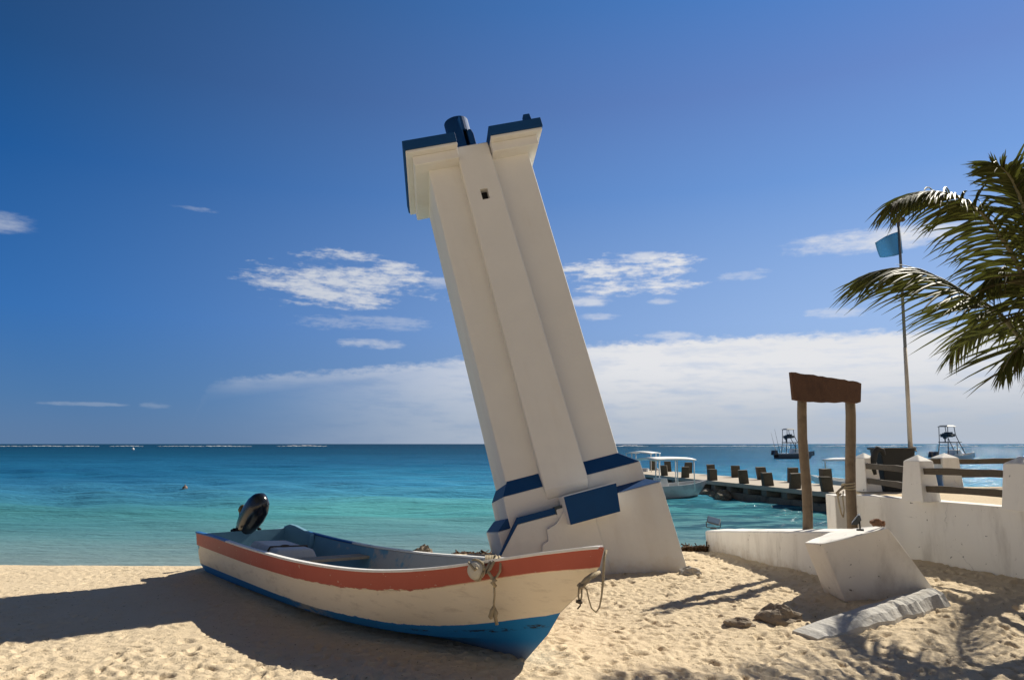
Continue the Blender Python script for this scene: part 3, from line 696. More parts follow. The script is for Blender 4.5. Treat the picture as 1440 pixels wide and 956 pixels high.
# raised quarter knee at the far stern corner and the transom cap with the cut-down for the motor
k = MB(); k.prism([(.0, .30), (.0, .50), (.10, .555), (.22, .580), (.38, .575), (.6, .545), (.9, .50), (.9, .30)], .585, .655); k.build('quarter_knee', M['inner'], boat, .02, 3)
tr = MB(); vs = []
lowp = [hull_pt(r, 0, -1) for r in (0, 3, 4, 5)] + [(0, 0, .0)] + [hull_pt(r, 0, 1) for r in (5, 4, 3, 0)]
outl = [(p[1]*.992, p[2]) for p in lowp] + [(.44, .50), (.30, .42), (-.30, .42), (-.44, .52)]
no = len(outl)
tr.add([(0, y_, z_) for y_, z_ in outl] + [(.055, y_, z_) for y_, z_ in outl], [tuple(range(no)), tuple(range(2*no-1, no-1, -1))] + [(i, i+no, (i+1) % no+no, (i+1) % no) for i in range(no)])
tr.build('transom', M['inner'], boat, .008)
for s0 in (2.0, 4.25):
    hw = beam(s0)-.06; dz = d_far(s0)
    zt = .40 if s0 < 3 else .43
    th = MB(); th.hexa([(s0, -hw, zt-.035), (s0+.26, -hw, zt-.035), (s0+.26, hw, zt-.035-dz*.5), (s0, hw, zt-.035-dz*.5), (s0, -hw, zt), (s0+.26, -hw, zt), (s0+.26, hw, zt-dz*.5), (s0, hw, zt-dz*.5)])
    if s0 < 3: th.build('thwart', M['thwart'], boat, .006)
fd = MB(); r = []
for i in range(12):
    s = 5.55+i*.1; hw = max(.01, beam(s)-.055); r.append([(s, -hw, z_sheer(s)-.05), (s, 0, z_sheer(s)-.03), (s, hw, z_sheer(s)-.05-d_far(s))])
for i in range(11): fd.add(r[i]+r[i+1], [(0, 3, 4, 1), (1, 4, 5, 2)], 0, True)
fd.build('foredeck', M['inner'], boat)
# outboard motor tilted into the boat, black cowl
mot = empty('outboard_motor'); mot.parent = boat; mot.location = (-.13, .02, .455); mot.rotation_euler = (R(0), R(44), R(6)); mot.scale = (1.13, 1.13, 1.13)
cw = MB(); prof = []
secs = [(.08, .085, .10, 0), (.14, .105, .125, .0), (.26, .125, .150, .010), (.40, .130, .165, .018), (.54, .122, .158, .022), (.64, .098, .125, .022), (.70, .055, .072, .022), (.715, .012, .018, .022)]
seg = 18; vs = []
for z, wy, wx, ox in secs:
    for q in range(seg):
        a = 2*math.pi*q/seg; ca, sa = math.cos(a), math.sin(a)
        e = 2.6; rr = (abs(ca)**e+abs(sa)**e)**(-1/e); vs.append((ox+wx*ca*rr, wy*sa*rr, z))
fs = [tuple(range(seg-1, -1, -1)), tuple((len(secs)-1)*seg+q for q in range(seg))]
for i in range(len(secs)-1):
    for q in range(seg): fs.append((i*seg+q, i*seg+(q+1) % seg, (i+1)*seg+(q+1) % seg, (i+1)*seg+q))
cw.add(vs, fs, 0, True); cow = cw.build('cowl', M['black'], mot)
MB().box(-.05, .05, .128, .15, .42, .47).build('cowl_badge', M['metal'], cow, .004)
MB().lathe([(.10, 0), (.105, .02), (.09, .10), (.085, .12)], (0, 0, -.01), 14).build('lower_cowl', M['blackmatt'], mot)
br = MB(); br.box(-.06, .10, -.12, -.07, -.16, .06); br.box(-.06, .10, .07, .12, -.16, .06); br.box(-.03, .05, -.13, .13, -.03, .03); br.tube([(.02, -.15, -.12), (.02, .15, -.12)], .018)
br.build('bracket', M['blackmatt'], mot, .008)
lg = MB(); lg.box(-.09, .06, -.035, .035, -.62, .0); lg.box(-.19, .03, -.02, .02, -.64, -.60); lg.tube([(-.14, 0, -.72), (.08, 0, -.72)], [.04, .06], 10); lg.prism([(-.06, -.95), (.06, -.64), (-.1, -.64)], -.01, .01)
lg.build('lower_unit', M['blackmatt'], mot, .01)
cl_ = MB(); cl_.box(-.05, .16, -.12, .12, -.10, .05); cl_.box(-.02, .12, -.07, .07, .05, .11); cl_.tube([(.08, -.17, .07), (.14, -.19, .05)], .02, 8); cl_.tube([(.08, .17, .07), (.14, .19, .05)], .02, 8)
co_ = cl_.build('clamp', M['blackmatt'], mot, .02); co_.rotation_euler = (0, R(-44), 0)
kn = MB(); kn.tube([(-.11, .02, .02), (-.20, .03, .06), (-.25, .03, .12)], .022, 8); kn.blob((-.27, .03, .17), .055, 10, 7, scale=(.75, .75, 1.2)); kn.build('tilt_knob', pmat('oldbrass', (.10, .07, .02), .5, .3, 9, .2), mot)
cb = MB(); cb.tube([(.08, -.05, .0), (.16, -.1, -.06), (.20, -.16, -.16), (.26, -.2, -.27)], .014, 7); cb.tube([(.09, .05, .0), (.19, .04, -.03), (.24, 0, -.14)], .014, 7); cb.build('control_cable', M['blackmatt'], mot)

# white cooler with a strap (it rests in the boat)
cool = empty('cooler_box', mat=boat.matrix_world @ Matrix.Translation((.62, .10, .17)) @ Matrix.Rotation(R(-6), 4, 'Z') @ Matrix.Rotation(R(-3.0), 4, 'X'),
             label='long white cooler box with a dark strap lying in the boat near the motor', cat='cooler')
MB().box(.0, 1.12, -.27, .27, 0, .155).build('body', M['cooler'], cool, .045, 4)
MB().frustum((-.012, 1.13, -.28, .28), (.04, 1.08, -.23, .23), .150, .265).build('lid', M['cooler'], cool, .035, 4)
stp = MB()
for (a, b_) in (((.80, -.292, .02), (.80, -.292, .17)), ((.80, -.292, .17), (.80, -.238, .272)), ((.80, -.238, .272), (.80, .238, .272)), ((.80, .238, .272), (.80, .292, .17))):
    stp.tube([a, b_], .011, 6)
stp.tube([(.80, -.292, .02), (.86, -.30, -.0), (.88, -.30, .0)], .010, 6)
stp.blob((.80, -.05, .277), .03, 8, 6, scale=(1, 2.2, .6)); stp.build('strap', M['ropedark'], cool)

# rope and round float on the near gunwale
def wav(p, n, amp): return p
bw = lambda s, off, z: boat.matrix_world @ Vector((s, off, z))
s_f = 5.70
fl = empty('round_float', label='round white foam float hanging on the red gunwale of the beached boat', cat='float')
fo = MB(); fo.lathe([(.02, -.06), (.055, -.055), (.072, -.03), (.076, 0), (.072, .03), (.055, .05), (.02, .055)], (0, 0, 0), 22, 0, 'y')
fl.matrix_world = Matrix.Translation(PY(670, 801, 5.915)) @ Matrix.Rotation(R(-44), 4, 'Z')
fo.build('disc', M['foamfloat'], fl)
fr = MB(); fr.tube([(.082*math.cos(a), .0+.012*math.sin(3*a), .082*math.sin(a)) for a in np.linspace(0, 2*math.pi, 26)], .010, 7)
fr.tube([(-.06, -.03, .055), (-.01, -.055, .045), (.04, -.055, .01), (.06, -.05, .03)], .010, 7); fr.build('float_rope', M['rope'], fl)
rp = MB()
def PP(px, py, Yv): return PY(px, py, Yv)
Yr = 5.885
rp.tube([PP(674, 797, Yr+.02), PP(682, 800, Yr-.02), PP(688, 794, Yr), PP(692, 786, Yr+.06), PP(697, 781, Yr+.10), PP(699, 784, Yr+.04)], .012, 8)
rp.tube([PP(690, 789, Yr), PP(686, 797, Yr-.03), PP(684, 805, Yr-.05), PP(689, 800, Yr-.06), PP(694, 790, Yr-.02), PP(699, 783, Yr+.05)], .012, 8)
rp.tube([PP(702, 782, Yr+.06), PP(704, 792, Yr-.03), PP(703, 803, Yr-.05), PP(699, 810, Yr-.05), PP(694, 813, Yr-.05)], .010, 8)
rp.tube([PP(686, 803, Yr-.05), PP(690, 809, Yr-.06), PP(694, 814, Yr-.06), PP(695, 822, Yr-.05)], .013, 8)
rp.tube([PP(691, 812, Yr-.05), PP(697, 816, Yr-.08), PP(692, 819, Yr-.08), PP(697, 824, Yr-.06)], .014, 8)
rp.tube([PP(695, 822, Yr-.05), PP(695.5, 836, Yr-.02), PP(694.5, 848, Yr), PP(695, 856, Yr)], .0085, 8)
rp.tube([PP(695, 852, Yr), PP(692, 858, Yr-.01), PP(690, 866, Yr), PP(691, 870, Yr)], [.012, .022, .020, .010], 8, jit=.25)
rp.tube([PP(695, 854, Yr), PP(697, 862, Yr-.01), PP(697, 868, Yr), PP(699, 878, Yr)], [.012, .022, .014, .012], 8, jit=.25)
for i in range(7): rp.tube([PP(682+i*2.2, 792, Yr+.02), PP(683+i*2.2, 786, Yr+.05), PP(683+i*2.2, 781, Yr+.12)], .007, 6)
o = rp.build('mooring_rope', M['rope']); tag(o, 'knotted tan rope looped over the red gunwale and hanging down the white hull', 'rope')
br_ = MB(); Yb = 5.46
tip = bw(LT+.02, -.005, .97)
br_.tube([tip, PP(849.5, 785, Yb), PP(848.5, 812, Yb-.02), PP(846, 838, Yb-.02), PP(843, 854, Yb-.02), PP(838, 860, Yb-.02), PP(832, 855, Yb-.02), PP(828, 842, Yb-.02), PP(825, 828, Yb-.01), PP(818, 823, Yb)], [.010, .011, .010, .007, .006, .006, .006, .006, .006, .006], 7)
br_.tube([PP(843, 804, 5.56), PP(834, 808, 5.48), PP(824, 815, 5.45), PP(815, 824, 5.44)], [.012, .020, .020, .012], 8)
br_.tube([PP(840, 807, 5.54), PP(830, 814, 5.45), PP(818, 826, 5.42)], [.008, .010, .008], 7)
br_.tube([PP(816, 820, 5.45), PP(813, 823, 5.43), PP(815, 827, 5.42), PP(819, 823, 5.42)], .011, 7)
br_.tube([PP(814, 826, 5.44), PP(813.5, 838, 5.44), PP(815, 846, 5.44)], .007, 7); br_.tube([PP(818, 826, 5.44), PP(818, 838, 5.44), PP(816, 846, 5.44)], .007, 7)
br_.tube([PP(810, 845, 5.43), PP(815, 846, 5.43), PP(819, 847, 5.43)], [.010, .016, .010], 7, 1); br_.tube([PP(816, 847, 5.43), PP(816, 851, 5.43), PP(812, 856, 5.43)], .006, 6, 1)
o = br_.build('bow_rope', [M['rope'], M['ropedark']]); tag(o, 'slack bow rope hanging in a loop under the pointed bow of the beached boat', 'rope')

# ------------------------------------------------------------------ stones, weed, slab
def rock(name, px, py, r, seed, scale, label, z=0.0, mat='rock', rough=.55):
    p = PZ(px, py, z); m = MB().blob((0, 0, 0), r, 22, 15, rough=rough, seed=seed, scale=scale)
    for i, v in enumerate(m.v):
        q = Vector(v); q *= 1 + .10*mnoise.noise(q*14+Vector((seed, 0, 0))) + .08*mnoise.noise(q*30); m.v[i] = tuple(q)
    o = m.build(name, M[mat]); o.location = p; return tag(o, label, 'rock')
rock('rock', 1094, 871, .20, 2, (1.0, .75, .72), 'larger brown rock half sunk in the sand below the low white wall', rough=.32)
rock('rock', 1040, 878, .13, 8, (1.15, .75, .5), 'smaller flat brown rock left of the bigger rock on the sand', rough=.32)
rock('shore_rock', 595, 781, .17, 4, (1.1, .8, .9), 'dark round rock at the water edge behind the middle of the beached boat', -.22, 'rock', .5)
sw = MB()
for i in range(420):
    px = random.uniform(962, 1018); p = PZ(px, random.uniform(771, 783), -.16); t_ = random.random()
    p.z = gz(p.x, p.y) + .02 + .05*t_
    d_ = Vector((random.uniform(-1, 1), random.uniform(-1, 1), random.uniform(-.3, .5))).normalized()*random.uniform(.05, .14)
    sw.tube([p-d_, p+Vector((0, 0, .03)), p+d_], random.uniform(.006, .02), 5)
for i in range(60):
    px = random.uniform(964, 1014); p = PZ(px, random.uniform(773, 781), -.16); p.z = gz(p.x, p.y)
    sw.blob(p, random.uniform(.05, .10), 8, 5, rough=.6, seed=i, scale=(1.3, 1, .55))
tag(sw.build('seaweed_bank', M['seaweed']), 'heap of brown seaweed washed up right of the tower', 'seaweed', kind='stuff')
sw = MB()
for i in range(240):
    px = random.uniform(638, 690); p = PZ(px, random.uniform(779, 785), -.22); p.z = max(SEA, gz(p.x, p.y))+.02
    d_ = Vector((random.uniform(-1, 1), random.uniform(-.6, .6), random.uniform(-.1, .3))).normalized()*random.uniform(.05, .16)
    sw.tube([p-d_, p+Vector((0, 0, .02)), p+d_], random.uniform(.006, .016), 5)
for px, s_ in ((645, .07), (656, .10), (662, .08), (672, .05), (684, .06)):
    p = PZ(px, 782, -.22); sw.blob(p, s_, 9, 6, rough=.6, seed=px, scale=(1.6, 1, .7))
tag(sw.build('seaweed_strand', M['seaweed']), 'dark strand of seaweed at the waterline left of the tower', 'seaweed', kind='stuff')

# half-buried white slab
sl = MB(); A_ = PZ(1130, 893, 0); Bp = PZ(1322, 862, 0)
u_ = (Bp-A_); Ls = u_.length; u_.normalize(); w_ = Vector((-u_.y, u_.x, 0))
vs = []; fs = []; NSL = 46
for i in range(NSL+1):
    t = i/NSL; p = A_ + u_*Ls*t
    hgt = .015+.25*t**.85 if t < .96 else .20*(1-t)/.04+.02
    jag = .035*mnoise.noise(Vector((t*13, 0, 0)))+.035*mnoise.noise(Vector((t*60, 3, 0)))
    hw = .16+.04*mnoise.noise(Vector((t*9, 7, 0)))
    cs = [(-hw-.03, -.08), (-hw, hgt*.45+jag*.5), (-hw*.62, hgt*.86+jag), (-.02+jag, hgt+jag*.6), (hw*.8, hgt*.92), (hw, -.08)]
    for a, b_ in cs: vs.append(p + w_*a + Vector((0, 0, b_)))
for i in range(NSL):
    for k in range(5): a = i*6+k; fs.append((a, a+6, a+7, a+1))
fs += [(0, 1, 2, 3, 4, 5), tuple(NSL*6+k for k in range(5, -1, -1))]
sl.add(vs, fs); o = sl.build('broken_slab', pmat('slabwhite', (.50, .48, .44), .9, .14, 8, .9, 30, (.40, .36, .30), 7, .6)); tag(o, 'long broken white concrete slab half buried in the foreground sand', 'slab')

# ------------------------------------------------------------------ low wall and tilted block
lw = MB()
FLb = PZ(994, 773, -.06); FRb = Vector((4.02, 8.85, -.15))
tl = PY(991, 746, FLb.y); trp = PY(1185, 747, 8.85); dirv = (Vector((FRb.x, FRb.y, 0))-Vector((FLb.x, FLb.y, 0))).normalized(); nrm = Vector((-dirv.y, dirv.x, 0))*.36
nseg = 16; vs = []; fs = []
for i in range(nseg+1):
    t = i/nseg; bt = FLb.lerp(Vector((trp.x, trp.y, -.2)), t); tp_ = Vector((tl.x, tl.y, tl.z)).lerp(trp, t)
    j = .012*mnoise.noise(Vector((t*14, 1, 0)))
    bt.z -= .25
    vs += [bt, Vector((tp_.x+j, tp_.y, tp_.z+j*.5)), Vector((tp_.x, tp_.y, tp_.z))+nrm+Vector((0, 0, j+.028)), bt+nrm]
for i in range(nseg):
    for k in range(4): a = i*4; fs.append((a+k, a+(k+1) % 4, a+4+(k+1) % 4, a+4+k))
fs += [(3, 2, 1, 0), tuple(nseg*4+k for k in range(4))]
lw.add(vs, fs); o = lw.build('low_wall', M['wallplaster'], None, .03, 3); tag(o, 'low white concrete wall running from the sand down to the water beside the sign', 'wall')
bk = MB()
def on_plane(px, py, p0, p1, p2):
    n_ = (p1-p0).cross(p2-p0); r_ = ray(px, py); return C0 + r_*((p0-C0).dot(n_)/r_.dot(n_))
def PG(px, py):
    z = 0.0
    for _ in range(12):
        p = PZ(px, py, z); z = .5*z + .5*gz(p.x, p.y)
    return PZ(px, py, z)
B2 = PG(1188, 845); C2 = PG(1322, 839); Cc = PY(1249, 741, C2.y-.05); B1 = on_plane(1156, 764, B2, C2, Cc)
A1 = PY(1131, 762.5, B1.y+.30); A2 = PG(1159, 832); E1 = PY(1172, 746.5, B1.y+1.15); E2 = Vector((E1.x+.12, E1.y+.1, -.1))
Dn = Vector((0, 0, -.18))
D1 = PY(1232, 739.5, Cc.y+.55)
vs = [A1, B1, Cc, D1, E1, A2+(A2-A1)*.3, B2+(B2-B1)*.3, C2+(C2-Cc)*.3, Vector((C2.x+.05, C2.y+.6, -.15)), E2+Dn]
bk.add(vs, [(0, 1, 2, 3, 4), (9, 8, 7, 6, 5), (0, 5, 6, 1), (1, 6, 7, 2), (2, 7, 8, 3), (3, 8, 9, 4), (4, 9, 5, 0)])
o = bk.build('tilted_block', M['wallplaster'], None, .012, 2, jitter=.012, sub=.15); tag(o, 'big tilted white concrete block leaning over the sand at the end of the low wall', 'block')
for px, py, r, sd, Yv in ((1231, 740, .045, 3, 8.85), (1226, 741, .03, 6, 8.8)):
    pass
chp = MB().blob((0, 0, 0), .05, 9, 6, rough=.5, seed=3, scale=(1.4, 1, .8)).blob((.08, .02, -.01), .03, 8, 5, rough=.6, seed=6)
o = chp.build('broken_brick', pmat('brick', (.26, .14, .08), .9, .3, 20, .5)); o.location = PY(1233, 739, Cc.y+.25)+Vector((0, 0, .03)); tag(o, 'broken piece of brown brick on top of the tilted block', 'brick')
def flood(loc, yaw, tilt, label, s=1.0):
    r = empty('flood_light', label=label, cat='lamp', group='flood lights on the low wall'); r.location = loc; r.rotation_euler = (0, 0, yaw); r.scale = (s, s, s)
    head = empty('lamp_head'); head.parent = r; head.location = (0, 0, .085); head.rotation_euler = tilt
    h = MB(); h.frustum((-.075, .075, -.035, .03), (-.105, .105, -.07, .07), -.0, .045); h.box(-.108, .108, -.073, .073, .045, .058); h.build('housing', M['lampshell'], head, .006)
    MB().box(-.095, .095, -.06, .06, .0585, .062).build('glass', M['glass'], head)
    y = MB(); y.tube([(-.112, 0, .10), (-.112, 0, .02), (-.10, 0, .008), (.10, 0, .008), (.112, 0, .02), (.112, 0, .10)], .008, 6); y.build('yoke', M['darkmetal'], r)
    MB().box(-.05, .05, -.04, .04, -.012, .006).build('foot', M['darkmetal'], r, .003)
    return r
flood(PY(1004, 742.5, 11.6)+Vector((0, .03, .0)), R(-18), (R(38), R(14), 0), 'small flood light standing on the far seaward end of the low wall', .95)
fl2 = flood(PY(1211, 746, Cc.y+.12)+Vector((0, .02, .012)), R(64), (R(-52), 0, 0), 'dark flood light tipped up on top of the tilted white block', .92)

# ------------------------------------------------------------------ wooden sign with two posts
sg = empty('wooden_sign', tuple(PZ(1163, 800, 0)), label='blank dark brown plank sign on two round wooden posts behind the low wall', cat='sign')
bpy.context.view_layer.update(); inv = sg.matrix_world.inverted()
def post(px0, py0, px1, py1, Yv, r0, r1, name='post'):
    a = PY(px0, py0, Yv); b_ = PY(px1, py1, Yv); a.z = -.3; n = 9; m = MB()
    m.tube([inv @ (a.lerp(b_, i/(n-1)) + Vector((.012*math.sin(i*1.3+px0), .01*math.cos(i), 0))) for i in range(n)], [r0+(r1-r0)*i/(n-1) for i in range(n)], 12, jit=.03)
    return m.build(name, M['wood'], sg)
post(1134, 738, 1127, 545, 10.1, .070, .064); post(1193, 738, 1195, 550, 10.44, .072, .070)
bd = MB(); NB = 16; vs = []; fs = []
L_t, L_b, R_t, R_b = PY(1113, 523, 9.85), PY(1117, 564, 9.85), PY(1211.5, 537, 10.35), PY(1211, 567, 10.35)
thk = Vector(((R_t-L_t).y, -(R_t-L_t).x, 0)).normalized()*-.055
for i in range(NB+1):
    t = i/NB; tp_ = L_t.lerp(R_t, t); bt = L_b.lerp(R_b, t)
    tp_ = tp_ + Vector((0, 0, .018*mnoise.noise(Vector((t*9, 1, 0)))+.008*mnoise.noise(Vector((t*40, 2, 0)))-(.02 if i == NB else 0))); bt = bt + Vector((0, 0, .022*mnoise.noise(Vector((t*6, 5, 0)))+(.02 if i in (0, NB) else 0)))
    mid = tp_.lerp(bt, .5)
    vs += [inv@q for q in (tp_, tp_+thk, bt+thk, bt)]
for i in range(NB):
    for k in range(4): a = i*4; fs.append((a+k, a+4+k, a+4+(k+1) % 4, a+(k+1) % 4))
fs += [(0, 1, 2, 3), tuple(NB*4+k for k in (3, 2, 1, 0))]
bd.add(vs, fs); bd.build('board', M['board'], sg, .006)
# rope round the right post
rr = MB(); pc = PY(1193, 683, 10.44)
for k, dz in enumerate((-.03, 0, .03)):
    rr.tube([pc + Vector((.085*math.cos(a), .085*math.sin(a), dz+.012*math.sin(a+k))) for a in np.linspace(0, 2*math.pi, 18)], .013, 7)
q = [(1187, 683), (1181, 688), (1176, 693), (1178, 697), (1183, 694)]
rr.tube([PY(x_, y_, 10.33) for x_, y_ in q], .014, 7); rr.tube([PY(x_, y_, 10.31) for x_, y_ in ((1186, 686), (1180, 690), (1178, 698), (1180, 708), (1183, 722), (1186, 727))], .011, 7)
rr.tube([PY(x_, y_, 10.31) for x_, y_ in ((1186, 727), (1187, 716), (1185, 700), (1186, 690))], .009, 7)
o = rr.build('tied_rope', M['rope']); tag(o, 'pale rope tied round the right post of the wooden sign', 'rope')

# ------------------------------------------------------------------ terrace, its walls and fences
W1 = Vector((5.09, 10.56, 0)); wd = Vector((.30, -.98, 0)).normalized()
W1 = PZ(1203, 695, 1.0); W2 = PZ(1438, 714.5, 1.0); wd = (W2-W1); wd.z = 0; wd.normalize()
W3 = W1 + wd*7.0; wn = Vector((-wd.y, wd.x, 0))
if wn.x < 0: wn = -wn
rw = MB(); nseg = 40; vs = []; fs = []
th = wn*.26
for i in range(nseg+1):
    p = W1.lerp(W3, i/nseg); j = .006*mnoise.noise(Vector((i*.7, 2, 0)))
    vs += [Vector((p.x, p.y, -.4)), Vector((p.x, p.y, .55)), Vector((p.x, p.y, 1.0+j)), Vector((p.x, p.y, 1.0+j))+th, Vector((p.x, p.y, -.4))+th]
for i in range(nseg):
    for k in range(5): a = i*5; fs.append((a+k, a+5+k, a+5+(k+1) % 5, a+(k+1) % 5))
fs += [(0, 1, 2, 3, 4), tuple(nseg*5+k for k in (4, 3, 2, 1, 0))]
rw.add(vs, fs); o = rw.build('retaining_wall', M['wallplaster'], None, .012); tag(o, 'long stained white retaining wall holding up the sandy terrace at the right', 'wall')
bt = MB(); q = PZ(1177, 695, 1.0); ep = Vector((W1.x-.008, W1.y, 0))
bt.box(ep.x-.30, ep.x, ep.y+.02, ep.y+.34, -.4, .985); o = bt.build('wall_pier', M['wallplaster'], None, .012); tag(o, 'narrow white wall pier behind the right post of the sign', 'wall')
te = MB(); Wi = W1+th; Wo = W3+th
poly = [(Wo.x, Wo.y), (30, Wo.y), (30, 13.5), (9.2, 13.1), (7.1, 12.95), (6.35, 12.4), (Wi.x+.2, Wi.y+.9), (Wi.x, Wi.y)]
te.slab(poly, -.6, .985); o = te.build('terrace', M['sand']); tag(o, kind='structure')
ts = MB()   # uneven sand heaped on the terrace
def pillar_mesh(p, w0, w1, h, name, parent, yaw):
    m = MB(); ca, sa = math.cos(yaw), math.sin(yaw)
    def rot(x_, y_): return (p.x+x_*ca-y_*sa, p.y+x_*sa+y_*ca)
    z0 = p.z-.01; r0, r1 = w0/2, w1/2
    vs = [(*rot(a*r0, b_*r0), z0) for a, b_ in ((-1, -1), (1, -1), (1, 1), (-1, 1))] + [(*rot(a*r1, b_*r1), z0+h*.86) for a, b_ in ((-1, -1), (1, -1), (1, 1), (-1, 1))] + [(*rot(0, 0), z0+h)]
    m.add(vs, [(3, 2, 1, 0), (0, 1, 5, 4), (1, 2, 6, 5), (2, 3, 7, 6), (3, 0, 4, 7), (4, 5, 8), (5, 6, 8), (6, 7, 8), (7, 4, 8)])
    return m.build(name, M['wallplaster'], parent, .01)
fc_ = empty('rail_fence', label='front fence of white pyramid-topped posts and brown rails along the retaining wall', cat='fence')
yaw = math.atan2(wd.y, wd.x)+math.pi/2
ppos = [PZ(1209, 690, 1.0)+wn*.14, PZ(1283, 704, 1.0)+wn*.16, PZ(1428, 717, 1.0)+wn*.17]
ppos.append(ppos[2] + (ppos[2]-ppos[1])); ppos.append(ppos[3]+(ppos[2]-ppos[1]))
for p in ppos: pillar_mesh(p, .335, .25, .62, 'post', fc_, yaw)
def rail(a, b_, z0, z1, parent, off=Vector((0, 0, 0)), h=.085, t=.05):
    m = MB(); n = 8; d_ = (b_-a).normalized(); nn = Vector((-d_.y, d_.x, 0))*t/2; vs = []; fs = []
    for i in range(n+1):
        p = a.lerp(b_, i/n)+off; z = 1.0+z0+(z1-z0)*i/n + .004*math.sin(i*.9+a.x*3); hh = h*(1+.07*math.sin(i*1.7+a.y))
        for s_, q in ((-1, 0), (1, 0), (1, 1), (-1, 1)): vs.append((p.x+nn.x*s_, p.y+nn.y*s_, z+q*hh))
    for i in range(n):
        for k in range(4): c_ = i*4; fs.append((c_+k, c_+(k+1) % 4, c_+4+(k+1) % 4, c_+4+k))
    fs += [(3, 2, 1, 0), tuple(n*4+k for k in range(4))]
    m.add(vs, fs); return m.build('rail', M['graywood'], parent, .006)
for i in range(4):
    a, b_ = ppos[i], ppos[i+1]; dd = (b_-a).normalized()
    sh = -wn*(.02 if i == 0 else .05)
    st = a - dd*.02 if i == 0 else a-dd*.06; en = b_+dd*.06
    for zz in (.125, .355): rail(st, en, zz, zz, fc_, sh)
rf = empty('rail_fence', label='rear fence of white post and brown rails at the seaward edge of the terrace', cat='fence')
rp0 = PZ(1332, 684, 1.0); rps = [Vector((rp0.x+dx, rp0.y+dy, 1.0)) for dx, dy in ((0, 0), (2.2, .1), (4.4, .15), (-1.05, -.25))]
for p in rps[:3]: pillar_mesh(p, .36, .31, .60, 'post', rf, R(4))
for zz in (.17, .40):
    rail(rps[0]-Vector((.45, .1, 0)), rps[1], zz, zz, rf, Vector((0, -.02, 0)), .09, .05); rail(rps[1], rps[2], zz, zz, rf, Vector((0, -.02, 0)), .09, .05)

# dark bin with a hooked arm, blue barrel, flag pole
bn = empty('dark_bin', tuple(PZ(1259, 691, .985)), label='dark grey board bin with a curved arm standing on the terrace behind the fence', cat='bin')
bpy.context.view_layer.update(); inv2 = bn.matrix_world.inverted(); Yb_ = bn.location.y
c = [inv2@PY(*p, Yb_) for p in ((1242, 690), (1283, 692), (1284, 631), (1229, 629), (1240, 655))]
m = MB(); poly = [(c[0].x, 0), (c[1].x, 0), (c[2].x, c[2].z), (c[3].x+.07, c[3].z), (c[4].x, c[4].z*1.0)]
m.prism(poly, -.06, .30); m.build('body', M['bin'], bn, .012)
MB().box(c[3].x+.04, c[2].x+.012, -.08, .32, c[2].z-.015, c[2].z+.02).build('lid', M['bin'], bn, .008)
m = MB(); m.tube([inv2@PY(*p, Yb_-.12) for p in ((1243, 640), (1240, 633), (1234, 631), (1230, 637), (1228, 648), (1228, 660), (1230, 667))], [.035, .05, .05, .05, .05, .045, .035], 10); m.build('arm', M['bin'], bn)
bl = MB(); bl.lathe([(.13, 0), (.14, .02), (.145, .12), (.14, .13), (.14, .24), (.145, .25), (.135, .36), (.12, .38)], (0, 0, 0), 20); o = bl.build('blue_barrel', M['bluebarrel']); o.location = PZ(1313, 691, .985); tag(o, 'blue plastic barrel behind the fence post on the terrace', 'barrel')
fpx = 11.9; fbase = PY(1283, 684, fpx); fbase.z = .98; ftop = PY(1263.5, 312, fpx)
fpole = empty('flag_pole', tuple(fbase), label='tall leaning flag pole, white below and dark above, flying a light blue flag', cat='flagpole')
bpy.context.view_layer.update(); d_ = ftop-fbase
m = MB(); m.tube([(0, 0, 0), d_*.3, d_*.52], [.040, .034, .030], 10); m.build('lower_pole', M['polewhite'], fpole)
m = MB(); m.tube([d_*.5195, d_*.8, d_*1.0], [.026, .024, .022], 10); m.build('upper_pole', M['poledark'], fpole)
fb = d_*.14; m = MB(); m.blob(d_*.153+Vector((.04, -.03, 0)), .035, 8, 6, scale=(1.3, 1, .8)); m.tube([d_*.15+Vector((.0, -.03, 0)), d_*.15+Vector((.08, -.04, -.03))], .012, 6); m.build('cleat', M['wood'], fpole)
fg = MB(); nu, nv = 12, 8; vs = []
tl_, tr_ = PY(1264.5, 322, fpx)-fbase, None
hoist0, hoist1 = PY(1266.5, 325, fpx)-fbase, PY(1269.5, 356, fpx)-fbase
fly0, fly1 = PY(1232, 341, fpx-.12)-fbase, PY(1239, 361, fpx+.05)-fbase
for i in range(nu+1):
    for j in range(nv+1):
        a = i/nu; b_ = j/nv; p = (hoist0.lerp(hoist1, b_)).lerp(fly0.lerp(fly1, b_), a)
        p.y += .05*math.sin(a*7+b_*1.5)*a; p.z += .03*math.sin(a*3.1)*(1-2*b_); vs.append(p)
fs = [(i*(nv+1)+j, (i+1)*(nv+1)+j, (i+1)*(nv+1)+j+1, i*(nv+1)+j+1) for i in range(nu) for j in range(nv)]
fg.add(vs, fs, 0, True); fo_ = fg.build('flag', M['flag'], fpole); sd = fo_.modifiers.new('thick', 'SOLIDIFY'); sd.thickness = .004
m = MB(); m.blob(d_+Vector((.0, 0, .03)), .055, 10, 7, rough=.5, seed=2); m.blob(d_+Vector((-.075, 0, -.0)), .05, 10, 7, rough=.5, seed=5, scale=(.75, .6, 1.3)); m.blob(d_+Vector((.065, 0, .04)), .055, 10, 7, rough=.5, seed=7, scale=(1.1, .8, .7)); m.tube([d_+Vector((-.02, 0, -.1)), d_+Vector((-.02, 0, .06))], .012, 6)
m.build('finial', M['ropedark'], fpole)

